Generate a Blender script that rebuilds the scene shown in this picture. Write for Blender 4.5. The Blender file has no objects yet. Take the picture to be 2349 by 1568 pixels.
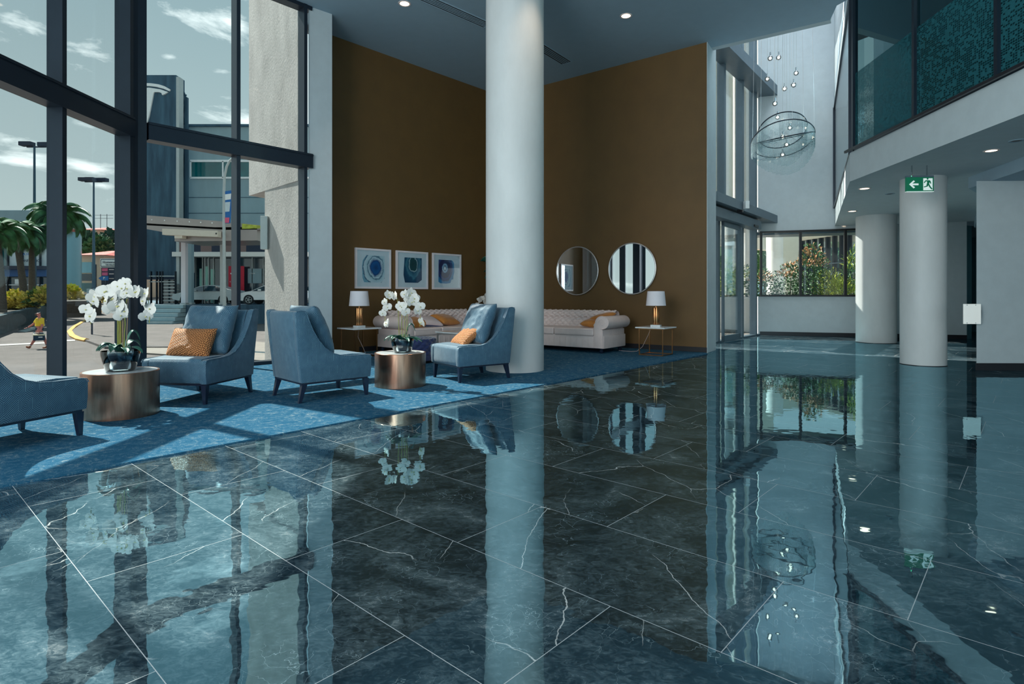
import bpy, bmesh, math, random
from mathutils import Vector, Matrix, noise
random.seed(7)
PI = math.pi
C = bpy.context.scene.collection
sc = bpy.context.scene
# ------------------------------------------------------------------ camera, sky, sun, exposure
F, CX, HY, EYE = 1335.0, 1174.5, 678.0, 1.05
cam = bpy.data.cameras.new('camera'); cam_o = bpy.data.objects.new('camera', cam); C.objects.link(cam_o)
cam_o.location = (0, 0, EYE); cam_o.rotation_euler = (PI/2, 0, 0)
cam.sensor_width = 36; cam.lens = 36*F/2349; cam.shift_y = -(784-HY)/2349
cam.clip_start = 0.05; cam.clip_end = 800
sc.camera = cam_o
sc.view_settings.view_transform = 'Standard'; sc.view_settings.look = 'None'
sc.view_settings.exposure = 0.3; sc.view_settings.gamma = 1; sc.view_settings.use_curve_mapping = False

def sr(r, g, b):
    f = lambda c: (c/255/12.92) if c/255 <= .04045 else ((c/255+.055)/1.055)**2.4
    return (f(r), f(g), f(b), 1)

world = bpy.data.worlds.new('sky'); sc.world = world; world.use_nodes = True
nt = world.node_tree; nt.nodes.clear()
def N(nt, t, **kw):
    n = nt.nodes.new(t)
    for k, v in kw.items():
        if k in ('op',): n.operation = v
        elif hasattr(n, k) and k not in n.inputs: setattr(n, k, v)
    return n
def M(nt, op, a, b=None, c=None, clamp=False):
    n = nt.nodes.new('ShaderNodeMath'); n.operation = op; n.use_clamp = clamp
    for i, v in enumerate((a, b, c)):
        if v is None: continue
        if isinstance(v, (int, float)): n.inputs[i].default_value = v
        else: nt.links.new(v, n.inputs[i])
    return n.outputs[0]
def ramp(nt, fac, stops, interp='LINEAR'):
    n = nt.nodes.new('ShaderNodeValToRGB'); cr = n.color_ramp; cr.interpolation = interp
    while len(cr.elements) < len(stops): cr.elements.new(.5)
    for e, (p, c) in zip(cr.elements, stops):
        e.position = p; e.color = c if len(c) == 4 else (*c, 1)
    nt.links.new(fac, n.inputs[0]); return n.outputs[0]
def mixc(nt, fac, a, b, mode='MIX'):
    n = nt.nodes.new('ShaderNodeMix'); n.data_type = 'RGBA'; n.blend_type = mode
    if isinstance(fac, (int, float)): n.inputs[0].default_value = fac
    else: nt.links.new(fac, n.inputs[0])
    for i, v in ((6, a), (7, b)):
        if isinstance(v, tuple): n.inputs[i].default_value = v if len(v) == 4 else (*v, 1)
        else: nt.links.new(v, n.inputs[i])
    return n.outputs[2]
def noise_tex(nt, vec, scale, detail=4, rough=.55, dist=0):
    n = nt.nodes.new('ShaderNodeTexNoise'); n.inputs['Scale'].default_value = scale
    n.inputs['Detail'].default_value = detail; n.inputs['Roughness'].default_value = rough
    n.inputs['Distortion'].default_value = dist
    if vec is not None: nt.links.new(vec, n.inputs['Vector'])
    return n.outputs['Fac']
def mapping(nt, vec, scale=(1,1,1), rot=(0,0,0), loc=(0,0,0)):
    n = nt.nodes.new('ShaderNodeMapping')
    n.inputs['Scale'].default_value = scale; n.inputs['Rotation'].default_value = rot; n.inputs['Location'].default_value = loc
    nt.links.new(vec, n.inputs['Vector']); return n.outputs[0]

SKY = 1.6
tc = nt.nodes.new('ShaderNodeTexCoord'); gv = tc.outputs['Generated']
sp = nt.nodes.new('ShaderNodeSeparateXYZ'); nt.links.new(gv, sp.inputs[0])
base = ramp(nt, sp.outputs[2], [(0, sr(190, 196, 192)), (.18, sr(168, 180, 180)), (.4, sr(146, 164, 168)), (.6, sr(124, 152, 162)), (1, sr(110, 150, 170))])
nz = noise_tex(nt, mapping(nt, gv, (1.3, 1.3, 3.2)), 5.2, 9, .6, .35)
blobs = None
def px_dir(px, py): return Vector(((px-CX)/F, 1, (HY-py)/F)).normalized()
for (px, py, w, h) in [(520, 50, 130, 75), (500, 160, 60, 25), (60, 375, 150, 32), (200, 385, 75, 26), (205, 290, 75, 28), (390, 130, 50, 20), (230, 425, 40, 15),
                       (620, 40, 70, 120), (-200, 300, 200, 60), (1850, 560, 80, 40)]:
    d = px_dir(px, py)
    vs = nt.nodes.new('ShaderNodeVectorMath'); vs.operation = 'SUBTRACT'; nt.links.new(gv, vs.inputs[0]); vs.inputs[1].default_value = d
    sx = nt.nodes.new('ShaderNodeVectorMath'); sx.operation = 'MULTIPLY'; nt.links.new(vs.outputs[0], sx.inputs[0])
    k = F/Vector(((px-CX), F, (HY-py))).length
    sx.inputs[1].default_value = (F/w/k*.8, F/w/k*.8, F/h/k)
    ln = nt.nodes.new('ShaderNodeVectorMath'); ln.operation = 'LENGTH'; nt.links.new(sx.outputs[0], ln.inputs[0])
    m = M(nt, 'SUBTRACT', 1.0, ln.outputs[1], clamp=True)
    blobs = m if blobs is None else M(nt, 'MAXIMUM', blobs, m)
dens = M(nt, 'ADD', M(nt, 'MULTIPLY', blobs, .5), M(nt, 'MULTIPLY', M(nt, 'SUBTRACT', nz, .5), 2.6))
cl = ramp(nt, dens, [(.22, (0, 0, 0)), (.72, (1, 1, 1))])
skyc = mixc(nt, cl, base, sr(250, 250, 246))
skyc = mixc(nt, M(nt, 'MULTIPLY', cl, .3), skyc, sr(255, 255, 252), 'ADD')
bg = nt.nodes.new('ShaderNodeBackground'); nt.links.new(skyc, bg.inputs[0]); bg.inputs[1].default_value = SKY
wo = nt.nodes.new('ShaderNodeOutputWorld'); nt.links.new(bg.outputs[0], wo.inputs[0])

def light(name, kind, loc, energy, color, aim=None, **kw):
    l = bpy.data.lights.new(name, kind); o = bpy.data.objects.new(name, l); C.objects.link(o)
    l.energy = energy; l.color = color; o.location = loc
    if aim is not None:
        o.rotation_euler = (Vector(aim)-Vector(loc)).to_track_quat('-Z', 'Y').to_euler()
    for k, v in kw.items(): setattr(l, k, v)
    return o
light('sun', 'SUN', (0, 0, 30), 13.0, (1, .93, .82), aim=(7.2, -4.7, 20), angle=math.radians(.6))
# unseen area fills added behind and left of the camera to brighten the lobby
light('rear_fill', 'AREA', (0, -5.6, 3.0), 130, (.42, .80, 1.0), aim=(.6, 6, 2.3), shape='RECTANGLE', size=9, size_y=5)
light('rear_side_fill', 'AREA', (-4.6, -1.3, 3.0), 600, (.96, .97, .95), aim=(1.5, 3.6, 2.4), shape='RECTANGLE', size=5.5, size_y=4.8)
# lamp of the upstairs room, then added area fills for it and the void
light('upstairs_lamp', 'POINT', (6.9, 6.0, 5.6), 120, (1, .9, .7), shadow_soft_size=.3)
light('upstairs_fill', 'AREA', (8.2, 11.5, 5.7), 160, (.6, .9, 1), aim=(6.5, 6.5, 3.6), shape='RECTANGLE', size=2, size_y=2)
light('void_fill', 'AREA', (6.3, 12.4, 9.2), 130, (.85, .93, 1.0), aim=(6.4, 12.6, 0), shape='RECTANGLE', size=1.6, size_y=3)

# ------------------------------------------------------------------ helpers
def tag(o, label=None, cat=None, group=None, kind=None):
    if label: o['label'] = label
    if cat: o['category'] = cat
    if group: o['group'] = group
    if kind: o['kind'] = kind
    return o
def thing(name, label, cat, loc=(0, 0, 0), rz=0, group=None, kind=None):
    o = bpy.data.objects.new(name, None); C.objects.link(o)
    o.empty_display_size = .1
    o.location = loc; o.rotation_euler = (0, 0, rz)
    return tag(o, label, cat, group, kind)
def W(px, py, Y): return Vector(((px-CX)/F*Y, Y, EYE+(HY-py)/F*Y))
def FLR(px, py, z=0.0):
    Y = F*(EYE-z)/(py-HY); return Vector(((px-CX)/F*Y, Y, z))
def GR(px, py):                                   # the sloping street outside
    d = (py-HY)/F; Y = 3.13/(d+.03); return Vector(((px-CX)/F*Y, Y, -2.08+.03*Y))
def gz(y): return -2.08+.03*y
def CEI(px, py, z=5.71):
    Y = F*(z-EYE)/(HY-py); return Vector(((px-CX)/F*Y, Y, z))

class MB:
    def __init__(s): s.bm = bmesh.new()
    def box(s, x0, x1, y0, y1, z0, z1, mat=None, bev=0, seg=2):
        r = bmesh.ops.create_cube(s.bm, size=1)
        vs = r['verts']
        for v in vs:
            v.co = Vector((x0+(v.co.x+.5)*(x1-x0), y0+(v.co.y+.5)*(y1-y0), z0+(v.co.z+.5)*(z1-z0)))
        if bev:
            es = list({e for v in vs for e in v.link_edges})
            b = bmesh.ops.bevel(s.bm, geom=es, offset=bev, segments=seg, affect='EDGES', profile=.6)
            vs = list({v for f in b['faces'] for v in f.verts} | {v for v in vs if v.is_valid})
        if mat is not None: bmesh.ops.transform(s.bm, matrix=mat, verts=vs)
        return s
    def prism(s, pts, z0, z1, mat=None, bev=0):
        n = len(pts)
        a = [s.bm.verts.new((p[0], p[1], z0)) for p in pts]; b = [s.bm.verts.new((p[0], p[1], z1)) for p in pts]
        fs = [s.bm.faces.new(a[::-1]), s.bm.faces.new(b)]
        for i in range(n): fs.append(s.bm.faces.new((a[i], a[(i+1) % n], b[(i+1) % n], b[i])))
        bmesh.ops.recalc_face_normals(s.bm, faces=fs)
        vs = a+b
        if bev:
            es = list({e for v in vs for e in v.link_edges})
            r = bmesh.ops.bevel(s.bm, geom=es, offset=bev, segments=2, affect='EDGES', profile=.6)
            vs = list({v for f in r['faces'] for v in f.verts} | {v for v in vs if v.is_valid})
        if mat is not None: bmesh.ops.transform(s.bm, matrix=mat, verts=vs)
        return s
    def prof(s, pts, u0, u1, axis='x', bev=0, mat=None):
        """polygon in the plane across axis, extruded along axis: axis x -> pts are (y,z); axis y -> pts are (x,z)"""
        m = Matrix(((0, 0, 1, 0), (1, 0, 0, 0), (0, 1, 0, 0), (0, 0, 0, 1))) if axis == 'x' else Matrix(((1, 0, 0, 0), (0, 0, 1, 0), (0, 1, 0, 0), (0, 0, 0, 1)))
        if mat is not None: m = mat @ m
        return s.prism(pts, u0, u1, m, bev)
    def bar(s, a, b, w, d=None, up=(0, 0, 1)):
        a = Vector(a); b = Vector(b); d = d or w; t = (b-a)
        L = t.length
        if L < 1e-6: return s
        t = t/L; upv = Vector(up)
        if abs(t.dot(upv)) > .98: upv = Vector((0, 1, 0))
        x = t.cross(upv).normalized(); y = x.cross(t)
        m = Matrix(((x.x, t.x, y.x, a.x), (x.y, t.y, y.y, a.y), (x.z, t.z, y.z, a.z), (0, 0, 0, 1)))
        return s.box(-w/2, w/2, 0, L, -d/2, d/2, m)
    def tube(s, pts, r, n=8, caps=True):
        pts = [Vector(p) for p in pts]; rs = r if isinstance(r, (list, tuple)) else [r]*len(pts)
        rings = []; prev = None
        for i, p in enumerate(pts):
            t = (pts[min(i+1, len(pts)-1)]-pts[max(i-1, 0)]).normalized()
            if prev is None:
                x = t.orthogonal().normalized()
            else:
                x = (prev - t*prev.dot(t)).normalized()
            prev = x; y = t.cross(x)
            rings.append([s.bm.verts.new(p+(x*math.cos(2*PI*k/n)+y*math.sin(2*PI*k/n))*rs[i]) for k in range(n)])
        for a, b in zip(rings, rings[1:]):
            for k in range(n): s.bm.faces.new((a[k], a[(k+1) % n], b[(k+1) % n], b[k]))
        if caps:
            s.bm.faces.new(rings[0][::-1]); s.bm.faces.new(rings[-1])
        return s
    def torus(s, R, r, mat=None, n=48, k=8, arc=(0, 2*PI)):
        full = abs(arc[1]-arc[0]-2*PI) < 1e-3
        cnt = n if full else n+1; rings = []
        for i in range(cnt):
            a = arc[0]+(arc[1]-arc[0])*i/n
            rings.append([s.bm.verts.new(((R+r*math.cos(2*PI*j/k))*math.cos(a), (R+r*math.cos(2*PI*j/k))*math.sin(a), r*math.sin(2*PI*j/k))) for j in range(k)])
        for i in range(n if full else n):
            A = rings[i]; B = rings[(i+1) % cnt]
            for j in range(k): s.bm.faces.new((A[j], B[j], B[(j+1) % k], A[(j+1) % k]))
        if mat is not None: bmesh.ops.transform(s.bm, matrix=mat, verts=[v for q in rings for v in q])
        return s
    def lathe(s, prof, n=32, cx=0, cy=0, mat=None):
        rings = []; allv = []
        for (r, z) in prof:
            if r < 1e-5: v = [s.bm.verts.new((cx, cy, z))]
            else: v = [s.bm.verts.new((cx+r*math.cos(2*PI*k/n), cy+r*math.sin(2*PI*k/n), z)) for k in range(n)]
            rings.append(v); allv += v
        for a, b in zip(rings, rings[1:]):
            for k in range(n):
                k2 = (k+1) % n
                if len(a) == 1 and len(b) == 1: continue
                if len(a) == 1: s.bm.faces.new((a[0], b[k2], b[k]))
                elif len(b) == 1: s.bm.faces.new((a[k], a[k2], b[0]))
                else: s.bm.faces.new((a[k], a[k2], b[k2], b[k]))
        if mat is not None: bmesh.ops.transform(s.bm, matrix=mat, verts=allv)
        return s
    def sphere(s, c, r, sub=2, sc=(1, 1, 1)):
        m = Matrix.Translation(c) @ Matrix.Diagonal((r*sc[0], r*sc[1], r*sc[2], 1))
        bmesh.ops.create_icosphere(s.bm, subdivisions=sub, radius=1, matrix=m); return s
    def face(s, pts):
        s.bm.faces.new([s.bm.verts.new(p) for p in pts]); return s
    def grid(s, fn, nu, nv, closed_u=False):
        g = [[s.bm.verts.new(fn(i/nu, j/nv)) for j in range(nv+1)] for i in range(nu if closed_u else nu+1)]
        for i in range(nu):
            for j in range(nv):
                A = g[i]; B = g[(i+1) % len(g)]
                s.bm.faces.new((A[j], B[j], B[j+1], A[j+1]))
        return s
    def build(s, name, m, parent=None, smooth=False, label=None, cat=None, group=None, kind=None, loc=None, rz=0, solid=0, subd=0, ang=40):
        bm = s.bm
        bmesh.ops.recalc_face_normals(bm, faces=bm.faces)
        if smooth:
            for f in bm.faces: f.smooth = True
            lim = math.radians(ang)
            for e in bm.edges:
                if len(e.link_faces) == 2 and e.calc_face_angle(0) > lim: e.smooth = False
        # metre-scaled uv by face direction
        uv = bm.loops.layers.uv.new('uv')
        for f in bm.faces:
            n = f.normal; ax = max(range(3), key=lambda i: abs(n[i]))
            for l in f.loops:
                c = l.vert.co
                l[uv].uv = (c.y, c.z) if ax == 0 else ((c.x, c.z) if ax == 1 else (c.x, c.y))
        me = bpy.data.meshes.new(name); bm.to_mesh(me); bm.free()
        o = bpy.data.objects.new(name, me); C.objects.link(o)
        me.materials.append(m)
        if parent is not None: o.parent = parent
        if loc is not None: o.location = loc
        if rz: o.rotation_euler = (0, 0, rz)
        if solid:
            md = o.modifiers.new('thickness', 'SOLIDIFY'); md.thickness = solid; md.offset = 0
        if subd:
            md = o.modifiers.new('smooth', 'SUBSURF'); md.levels = subd; md.render_levels = subd
        return tag(o, label, cat, group, kind)
def struct(mb, name, m, parent=None, **k):
    return mb.build(name, m, parent, kind='structure' if parent is None else None, **k)
def kids(o): return [c for c in bpy.data.objects if c.parent == o]
def dup(root, loc, rz, label=None, group=None, name=None):
    tree = {}
    for c in bpy.data.objects:
        if c.parent is not None: tree.setdefault(c.parent, []).append(c)
    def cp(o, par):
        n = o.copy(); C.objects.link(n); n.parent = par
        for ch in tree.get(o, []): cp(ch, n)
        return n
    r = cp(root, None); r.location = loc; r.rotation_euler = (0, 0, rz)
    if label: r['label'] = label
    if group: r['group'] = group
    return r
def text_bm(mb, string, size, mat, extrude=.002, align='CENTER'):
    cu = bpy.data.curves.new('t', 'FONT'); cu.body = string; cu.size = size; cu.extrude = extrude
    cu.align_x = align; cu.align_y = 'CENTER'; cu.resolution_u = 3
    o = bpy.data.objects.new('t', cu); C.objects.link(o)
    bpy.context.view_layer.update()
    me = o.to_mesh()
    tmp = bmesh.new(); tmp.from_mesh(me); tmp.transform(mat)
    m2 = bpy.data.meshes.new('t'); tmp.to_mesh(m2); tmp.free()
    mb.bm.from_mesh(m2)
    o.to_mesh_clear(); bpy.data.objects.remove(o); bpy.data.curves.remove(cu); bpy.data.meshes.remove(m2)
    return mb
def face_cam_mat(loc, yaw=0):                      # text plane standing upright, facing -Y turned by yaw
    return Matrix.Translation(loc) @ Matrix.Rotation(yaw, 4, 'Z') @ Matrix.Rotation(PI/2, 4, 'X')

# ------------------------------------------------------------------ materials
def newmat(name):
    m = bpy.data.materials.new(name); m.use_nodes = True; nt = m.node_tree; nt.nodes.clear()
    out = nt.nodes.new('ShaderNodeOutputMaterial'); return m, nt, out
def pbr(name, col, rough=.6, metal=0, spec=.5, var=0, vscale=6, bump=0, bscale=60, emit=None, es=0, sheen=0, coat=0, stretch=(1,1,1), col2=None):
    m, nt, out = newmat(name)
    p = nt.nodes.new('ShaderNodeBsdfPrincipled'); nt.links.new(p.outputs[0], out.inputs[0])
    p.inputs['Base Color'].default_value = col; p.inputs['Roughness'].default_value = rough; p.inputs['Metallic'].default_value = metal
    p.inputs['Specular IOR Level'].default_value = spec
    if sheen: p.inputs['Sheen Weight'].default_value = sheen
    if coat: p.inputs['Coat Weight'].default_value = coat
    if emit: p.inputs['Emission Color'].default_value = emit; p.inputs['Emission Strength'].default_value = es
    tc = nt.nodes.new('ShaderNodeTexCoord'); v = tc.outputs['Object']
    if stretch != (1,1,1): v = mapping(nt, v, stretch)
    n = noise_tex(nt, v, vscale, 5, .6)
    if not var and not col2: var = .04
    c2 = col2 or tuple(max(0, c*(1-var)) for c in col[:3])+(1,)
    c1 = col if col2 else tuple(min(1, c*(1+var)) for c in col[:3])+(1,)
    nt.links.new(ramp(nt, n, [(.35, c1), (.65, c2)]), p.inputs['Base Color'])
    if bump:
        b = nt.nodes.new('ShaderNodeBump'); b.inputs['Strength'].default_value = bump; b.inputs['Distance'].default_value = .01
        nt.links.new(noise_tex(nt, v, bscale, 3), b.inputs['Height']); nt.links.new(b.outputs[0], p.inputs['Normal'])
    return m
def glassmat(name, tint, refl=1.0, gloss=(1,1,1,1), base=.04, frit=None, fritcol=None):
    m, nt, out = newmat(name)
    t = nt.nodes.new('ShaderNodeBsdfTransparent'); t.inputs[0].default_value = tint
    g = nt.nodes.new('ShaderNodeBsdfGlossy'); g.inputs['Roughness'].default_value = 0; g.inputs['Color'].default_value = gloss
    fr = nt.nodes.new('ShaderNodeFresnel'); fr.inputs[0].default_value = 1.5
    fac = M(nt, 'ADD', M(nt, 'MULTIPLY', fr.outputs[0], refl), base-.04, clamp=True)
    mx = nt.nodes.new('ShaderNodeMixShader'); nt.links.new(fac, mx.inputs[0]); nt.links.new(t.outputs[0], mx.inputs[1]); nt.links.new(g.outputs[0], mx.inputs[2])
    last = mx.outputs[0]
    if frit:
        d = nt.nodes.new('ShaderNodeBsdfDiffuse'); d.inputs[0].default_value = fritcol
        f = frit(nt); m2 = nt.nodes.new('ShaderNodeMixShader'); nt.links.new(f, m2.inputs[0]); nt.links.new(last, m2.inputs[1]); nt.links.new(d.outputs[0], m2.inputs[2]); last = m2.outputs[0]
    nt.links.new(last, out.inputs[0]); return m
def emis(name, col, s):
    m, nt, out = newmat(name); e = nt.nodes.new('ShaderNodeEmission'); e.inputs[0].default_value = col; e.inputs[1].default_value = s
    nt.links.new(e.outputs[0], out.inputs[0]); return m

MAT = {}
MAT['white'] = pbr('white plaster', sr(184, 194, 198), .75, var=.03, bump=.08, bscale=90)
MAT['ceil'] = pbr('ceiling paint', sr(150, 172, 186), .8, var=.02, bump=.05, bscale=90)
MAT['column'] = pbr('column plaster', sr(202, 204, 204), .55, var=.05, vscale=3, bump=.1, bscale=40, stretch=(1, 1, .35))
MAT['brown'] = pbr('brown wallpaper', sr(98, 72, 36), .6, var=.06, vscale=3, bump=.12, bscale=220)
MAT['skirt'] = pbr('black skirting', sr(30, 30, 36), .4)
MAT['frame'] = pbr('dark anodised frame', sr(38, 48, 60), .35, metal=.4, var=.05)
MAT['frame_grey'] = pbr('grey powder coated frame', sr(94, 112, 124), .45, metal=.3)
MAT['alu'] = pbr('grey aluminium', sr(170, 176, 180), .3, metal=.8)
MAT['brass'] = pbr('polished brass', sr(190, 136, 92), .25, metal=1, var=.06)
MAT['drum'] = pbr('brushed rose brass', sr(196, 146, 122), .26, metal=1, var=.2, vscale=5, stretch=(5, 5, .6))
MAT['sofa'] = pbr('cream leather', sr(226, 208, 204), .45, var=.05, bump=.15, bscale=140)
MAT['marble_top'] = pbr('white marble', sr(212, 216, 218), .15, var=.08, vscale=9)
MAT['legs'] = pbr('black lacquered wood', sr(24, 34, 54), .3, coat=.3)
MAT['shade'] = pbr('white linen lampshade', sr(226, 222, 228), .8, var=.02, bump=.1, bscale=300)
MAT['bulb'] = emis('warm lamp light', (1, .72, .5, 1), 4)
MAT['bulb_white'] = emis('halogen bulb light', (1, .80, .60, 1), 5)
MAT['petal'] = pbr('white orchid petal', sr(206, 202, 196), .5, var=.03)
MAT['petal_eye'] = pbr('orchid lip', sr(196, 190, 120), .5)
MAT['leaf'] = pbr('dark orchid leaf', sr(36, 84, 70), .35, var=.25, vscale=8)
MAT['stem'] = pbr('green stem', sr(140, 140, 60), .5, var=.2)
MAT['cane'] = pbr('support cane', sr(150, 120, 90), .6)
MAT['moss'] = pbr('dark potting bark', sr(20, 22, 44), .8, var=.5, vscale=30, bump=.6, bscale=50)
MAT['silver'] = pbr('silver frame', sr(214, 208, 206), .3, metal=.8)
MAT['mirror'] = pbr('mirror', (.86, .9, .92, 1), .0, metal=1, var=.001)
MAT['picframe'] = pbr('white picture frame', sr(222, 216, 220), .5)
MAT['mount'] = pbr('white paper mount', sr(206, 218, 224), .8)
MAT['mustard'] = pbr('mustard satin', sr(190, 122, 50), .45, var=.12, bump=.2, bscale=60, sheen=.3)
MAT['navy'] = pbr('navy velvet', sr(22, 40, 92), .7, var=.2, sheen=.6, bump=.1)
MAT['pale_cushion'] = pbr('pale pink cloth', sr(214, 196, 196), .8, var=.04)
MAT['concrete'] = pbr('rough grey concrete', sr(178, 172, 168), .9, var=.14, vscale=2.6, bump=.8, bscale=55, stretch=(1, 1, .4))
MAT['white_ext'] = pbr('white exterior render', sr(236, 232, 226), .8, var=.03)
MAT['cream_ext'] = pbr('cream exterior render', sr(228, 222, 204), .8, var=.03)
MAT['black'] = pbr('black plastic', sr(16, 18, 22), .4)
MAT['chrome'] = pbr('chrome', sr(200, 206, 210), .12, metal=1)
MAT['sign_green'] = pbr('exit sign green', sr(0, 112, 78), .4, emit=sr(0, 100, 74), es=.18)
MAT['sign_white'] = pbr('exit sign white', sr(236, 244, 240), .4, emit=sr(220, 236, 230), es=.3)
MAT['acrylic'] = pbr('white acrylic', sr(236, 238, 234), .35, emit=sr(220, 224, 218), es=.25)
MAT['glass'] = glassmat('tinted window glass', (.75, .80, .81, 1), .10)
MAT['glass_clear'] = glassmat('clear door glass', (.86, .9, .91, 1), .5)
MAT['bowl_glass'] = glassmat('clear bowl glass', (.82, .90, .93, 1), 1.3)
MAT['crystal'] = glassmat('crystal', (.86, .93, .94, 1), 2.5, base=.10)
MAT['ball_glass'] = glassmat('pendant glass', (.9, .94, .95, 1), 2.0, base=.08)
MAT['asphalt'] = pbr('asphalt', sr(98, 90, 88), .95, var=.16, vscale=.9, bump=.3, bscale=30)
MAT['paving'] = pbr('concrete paving', sr(128, 119, 112), .9, var=.08, vscale=1.4)
MAT['kerb'] = pbr('ochre painted kerb', sr(226, 170, 92), .8)
MAT['roadline'] = pbr('white road paint', sr(176, 174, 168), .8)
MAT['planterwall'] = pbr('dark stone planter wall', sr(58, 78, 86), .9, var=.3, vscale=3, bump=.5)
MAT['bark'] = pbr('palm bark', sr(84, 78, 72), .9, var=.25, vscale=12, bump=.6)
MAT['frond'] = pbr('palm frond', sr(64, 112, 66), .45, var=.35, vscale=3)
MAT['foliage'] = pbr('green foliage', sr(66, 106, 62), .55, var=.4, vscale=5)
MAT['foliage_dark'] = pbr('dark tree foliage', sr(40, 78, 58), .6, var=.4, vscale=2)
MAT['foliage_yellow'] = pbr('yellow green foliage', sr(170, 180, 60), .5, var=.35, vscale=6)
MAT['foliage_cream'] = pbr('pale yellow blossom foliage', sr(222, 202, 104), .6, var=.25, vscale=6)
MAT['foliage_red'] = pbr('red tipped foliage', sr(190, 140, 100), .5, var=.3, vscale=6)
MAT['tower'] = pbr('weathered blue grey panel', sr(62, 96, 116), .7, col2=sr(38, 66, 86), vscale=1.2, stretch=(2, 2, .25))
MAT['bldg'] = pbr('pale concrete cladding', sr(142, 166, 174), .8, var=.07, vscale=.8, stretch=(2, 2, .4))
MAT['teal_glass'] = pbr('teal window glass', sr(12, 92, 96), .08, spec=1, var=.3, vscale=.5)
MAT['dark_glass'] = pbr('dark shop glass', sr(26, 54, 66), .08, spec=1, var=.4, vscale=.3)
MAT['steel'] = pbr('galvanised steel', sr(182, 188, 188), .5, metal=.4)
MAT['canopy_metal'] = pbr('brushed canopy metal', sr(160, 150, 146), .35, metal=.6, var=.1, vscale=.3)
MAT['lightbox'] = pbr('cream sign box', sr(222, 210, 194), .7)
MAT['red'] = pbr('red banner', sr(176, 24, 50), .6, emit=sr(150, 20, 44), es=.12)
MAT['bluesign'] = pbr('blue sign', sr(24, 104, 176), .5)
MAT['navy_sign'] = pbr('navy sign', sr(30, 44, 66), .6)
MAT['pinksign'] = pbr('pink panel', sr(222, 96, 130), .6)
MAT['white_paint'] = pbr('white sign paint', sr(238, 240, 240), .6)
MAT['roof'] = pbr('red tiled roof', sr(206, 104, 96), .8, var=.15, vscale=3)
MAT['peach'] = pbr('peach rendered wall', sr(222, 186, 160), .85)
MAT['metal_clad'] = pbr('pale blue metal cladding', sr(132, 172, 184), .35, metal=.3, var=.08, vscale=.3, stretch=(3, 3, .1))
MAT['blue_fascia'] = pbr('blue shop fascia', sr(10, 80, 140), .5)
MAT['stripe_brown'] = pbr('brown awning panel', sr(128, 104, 100), .7)
MAT['tesla_white'] = pbr('white car paint', sr(232, 234, 234), .15, coat=.8)
MAT['tyre'] = pbr('tyre rubber', sr(30, 34, 38), .8)
MAT['skin'] = pbr('skin', sr(196, 120, 110), .5)
MAT['hair'] = pbr('dark hair', sr(44, 32, 44), .7)
MAT['hiviz'] = pbr('yellow work shirt', sr(236, 200, 52), .8)
MAT['workwear'] = pbr('navy workwear', sr(24, 52, 74), .8)
MAT['boots'] = pbr('tan boots', sr(150, 92, 66), .7)
MAT['esky'] = pbr('cream lid plastic', sr(222, 212, 180), .5)
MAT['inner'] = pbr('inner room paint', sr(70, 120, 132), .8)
MAT['greenery_far'] = pbr('far hillside trees', sr(64, 88, 58), .9, col2=sr(24, 46, 40), vscale=.55, bump=1, bscale=2)

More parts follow.
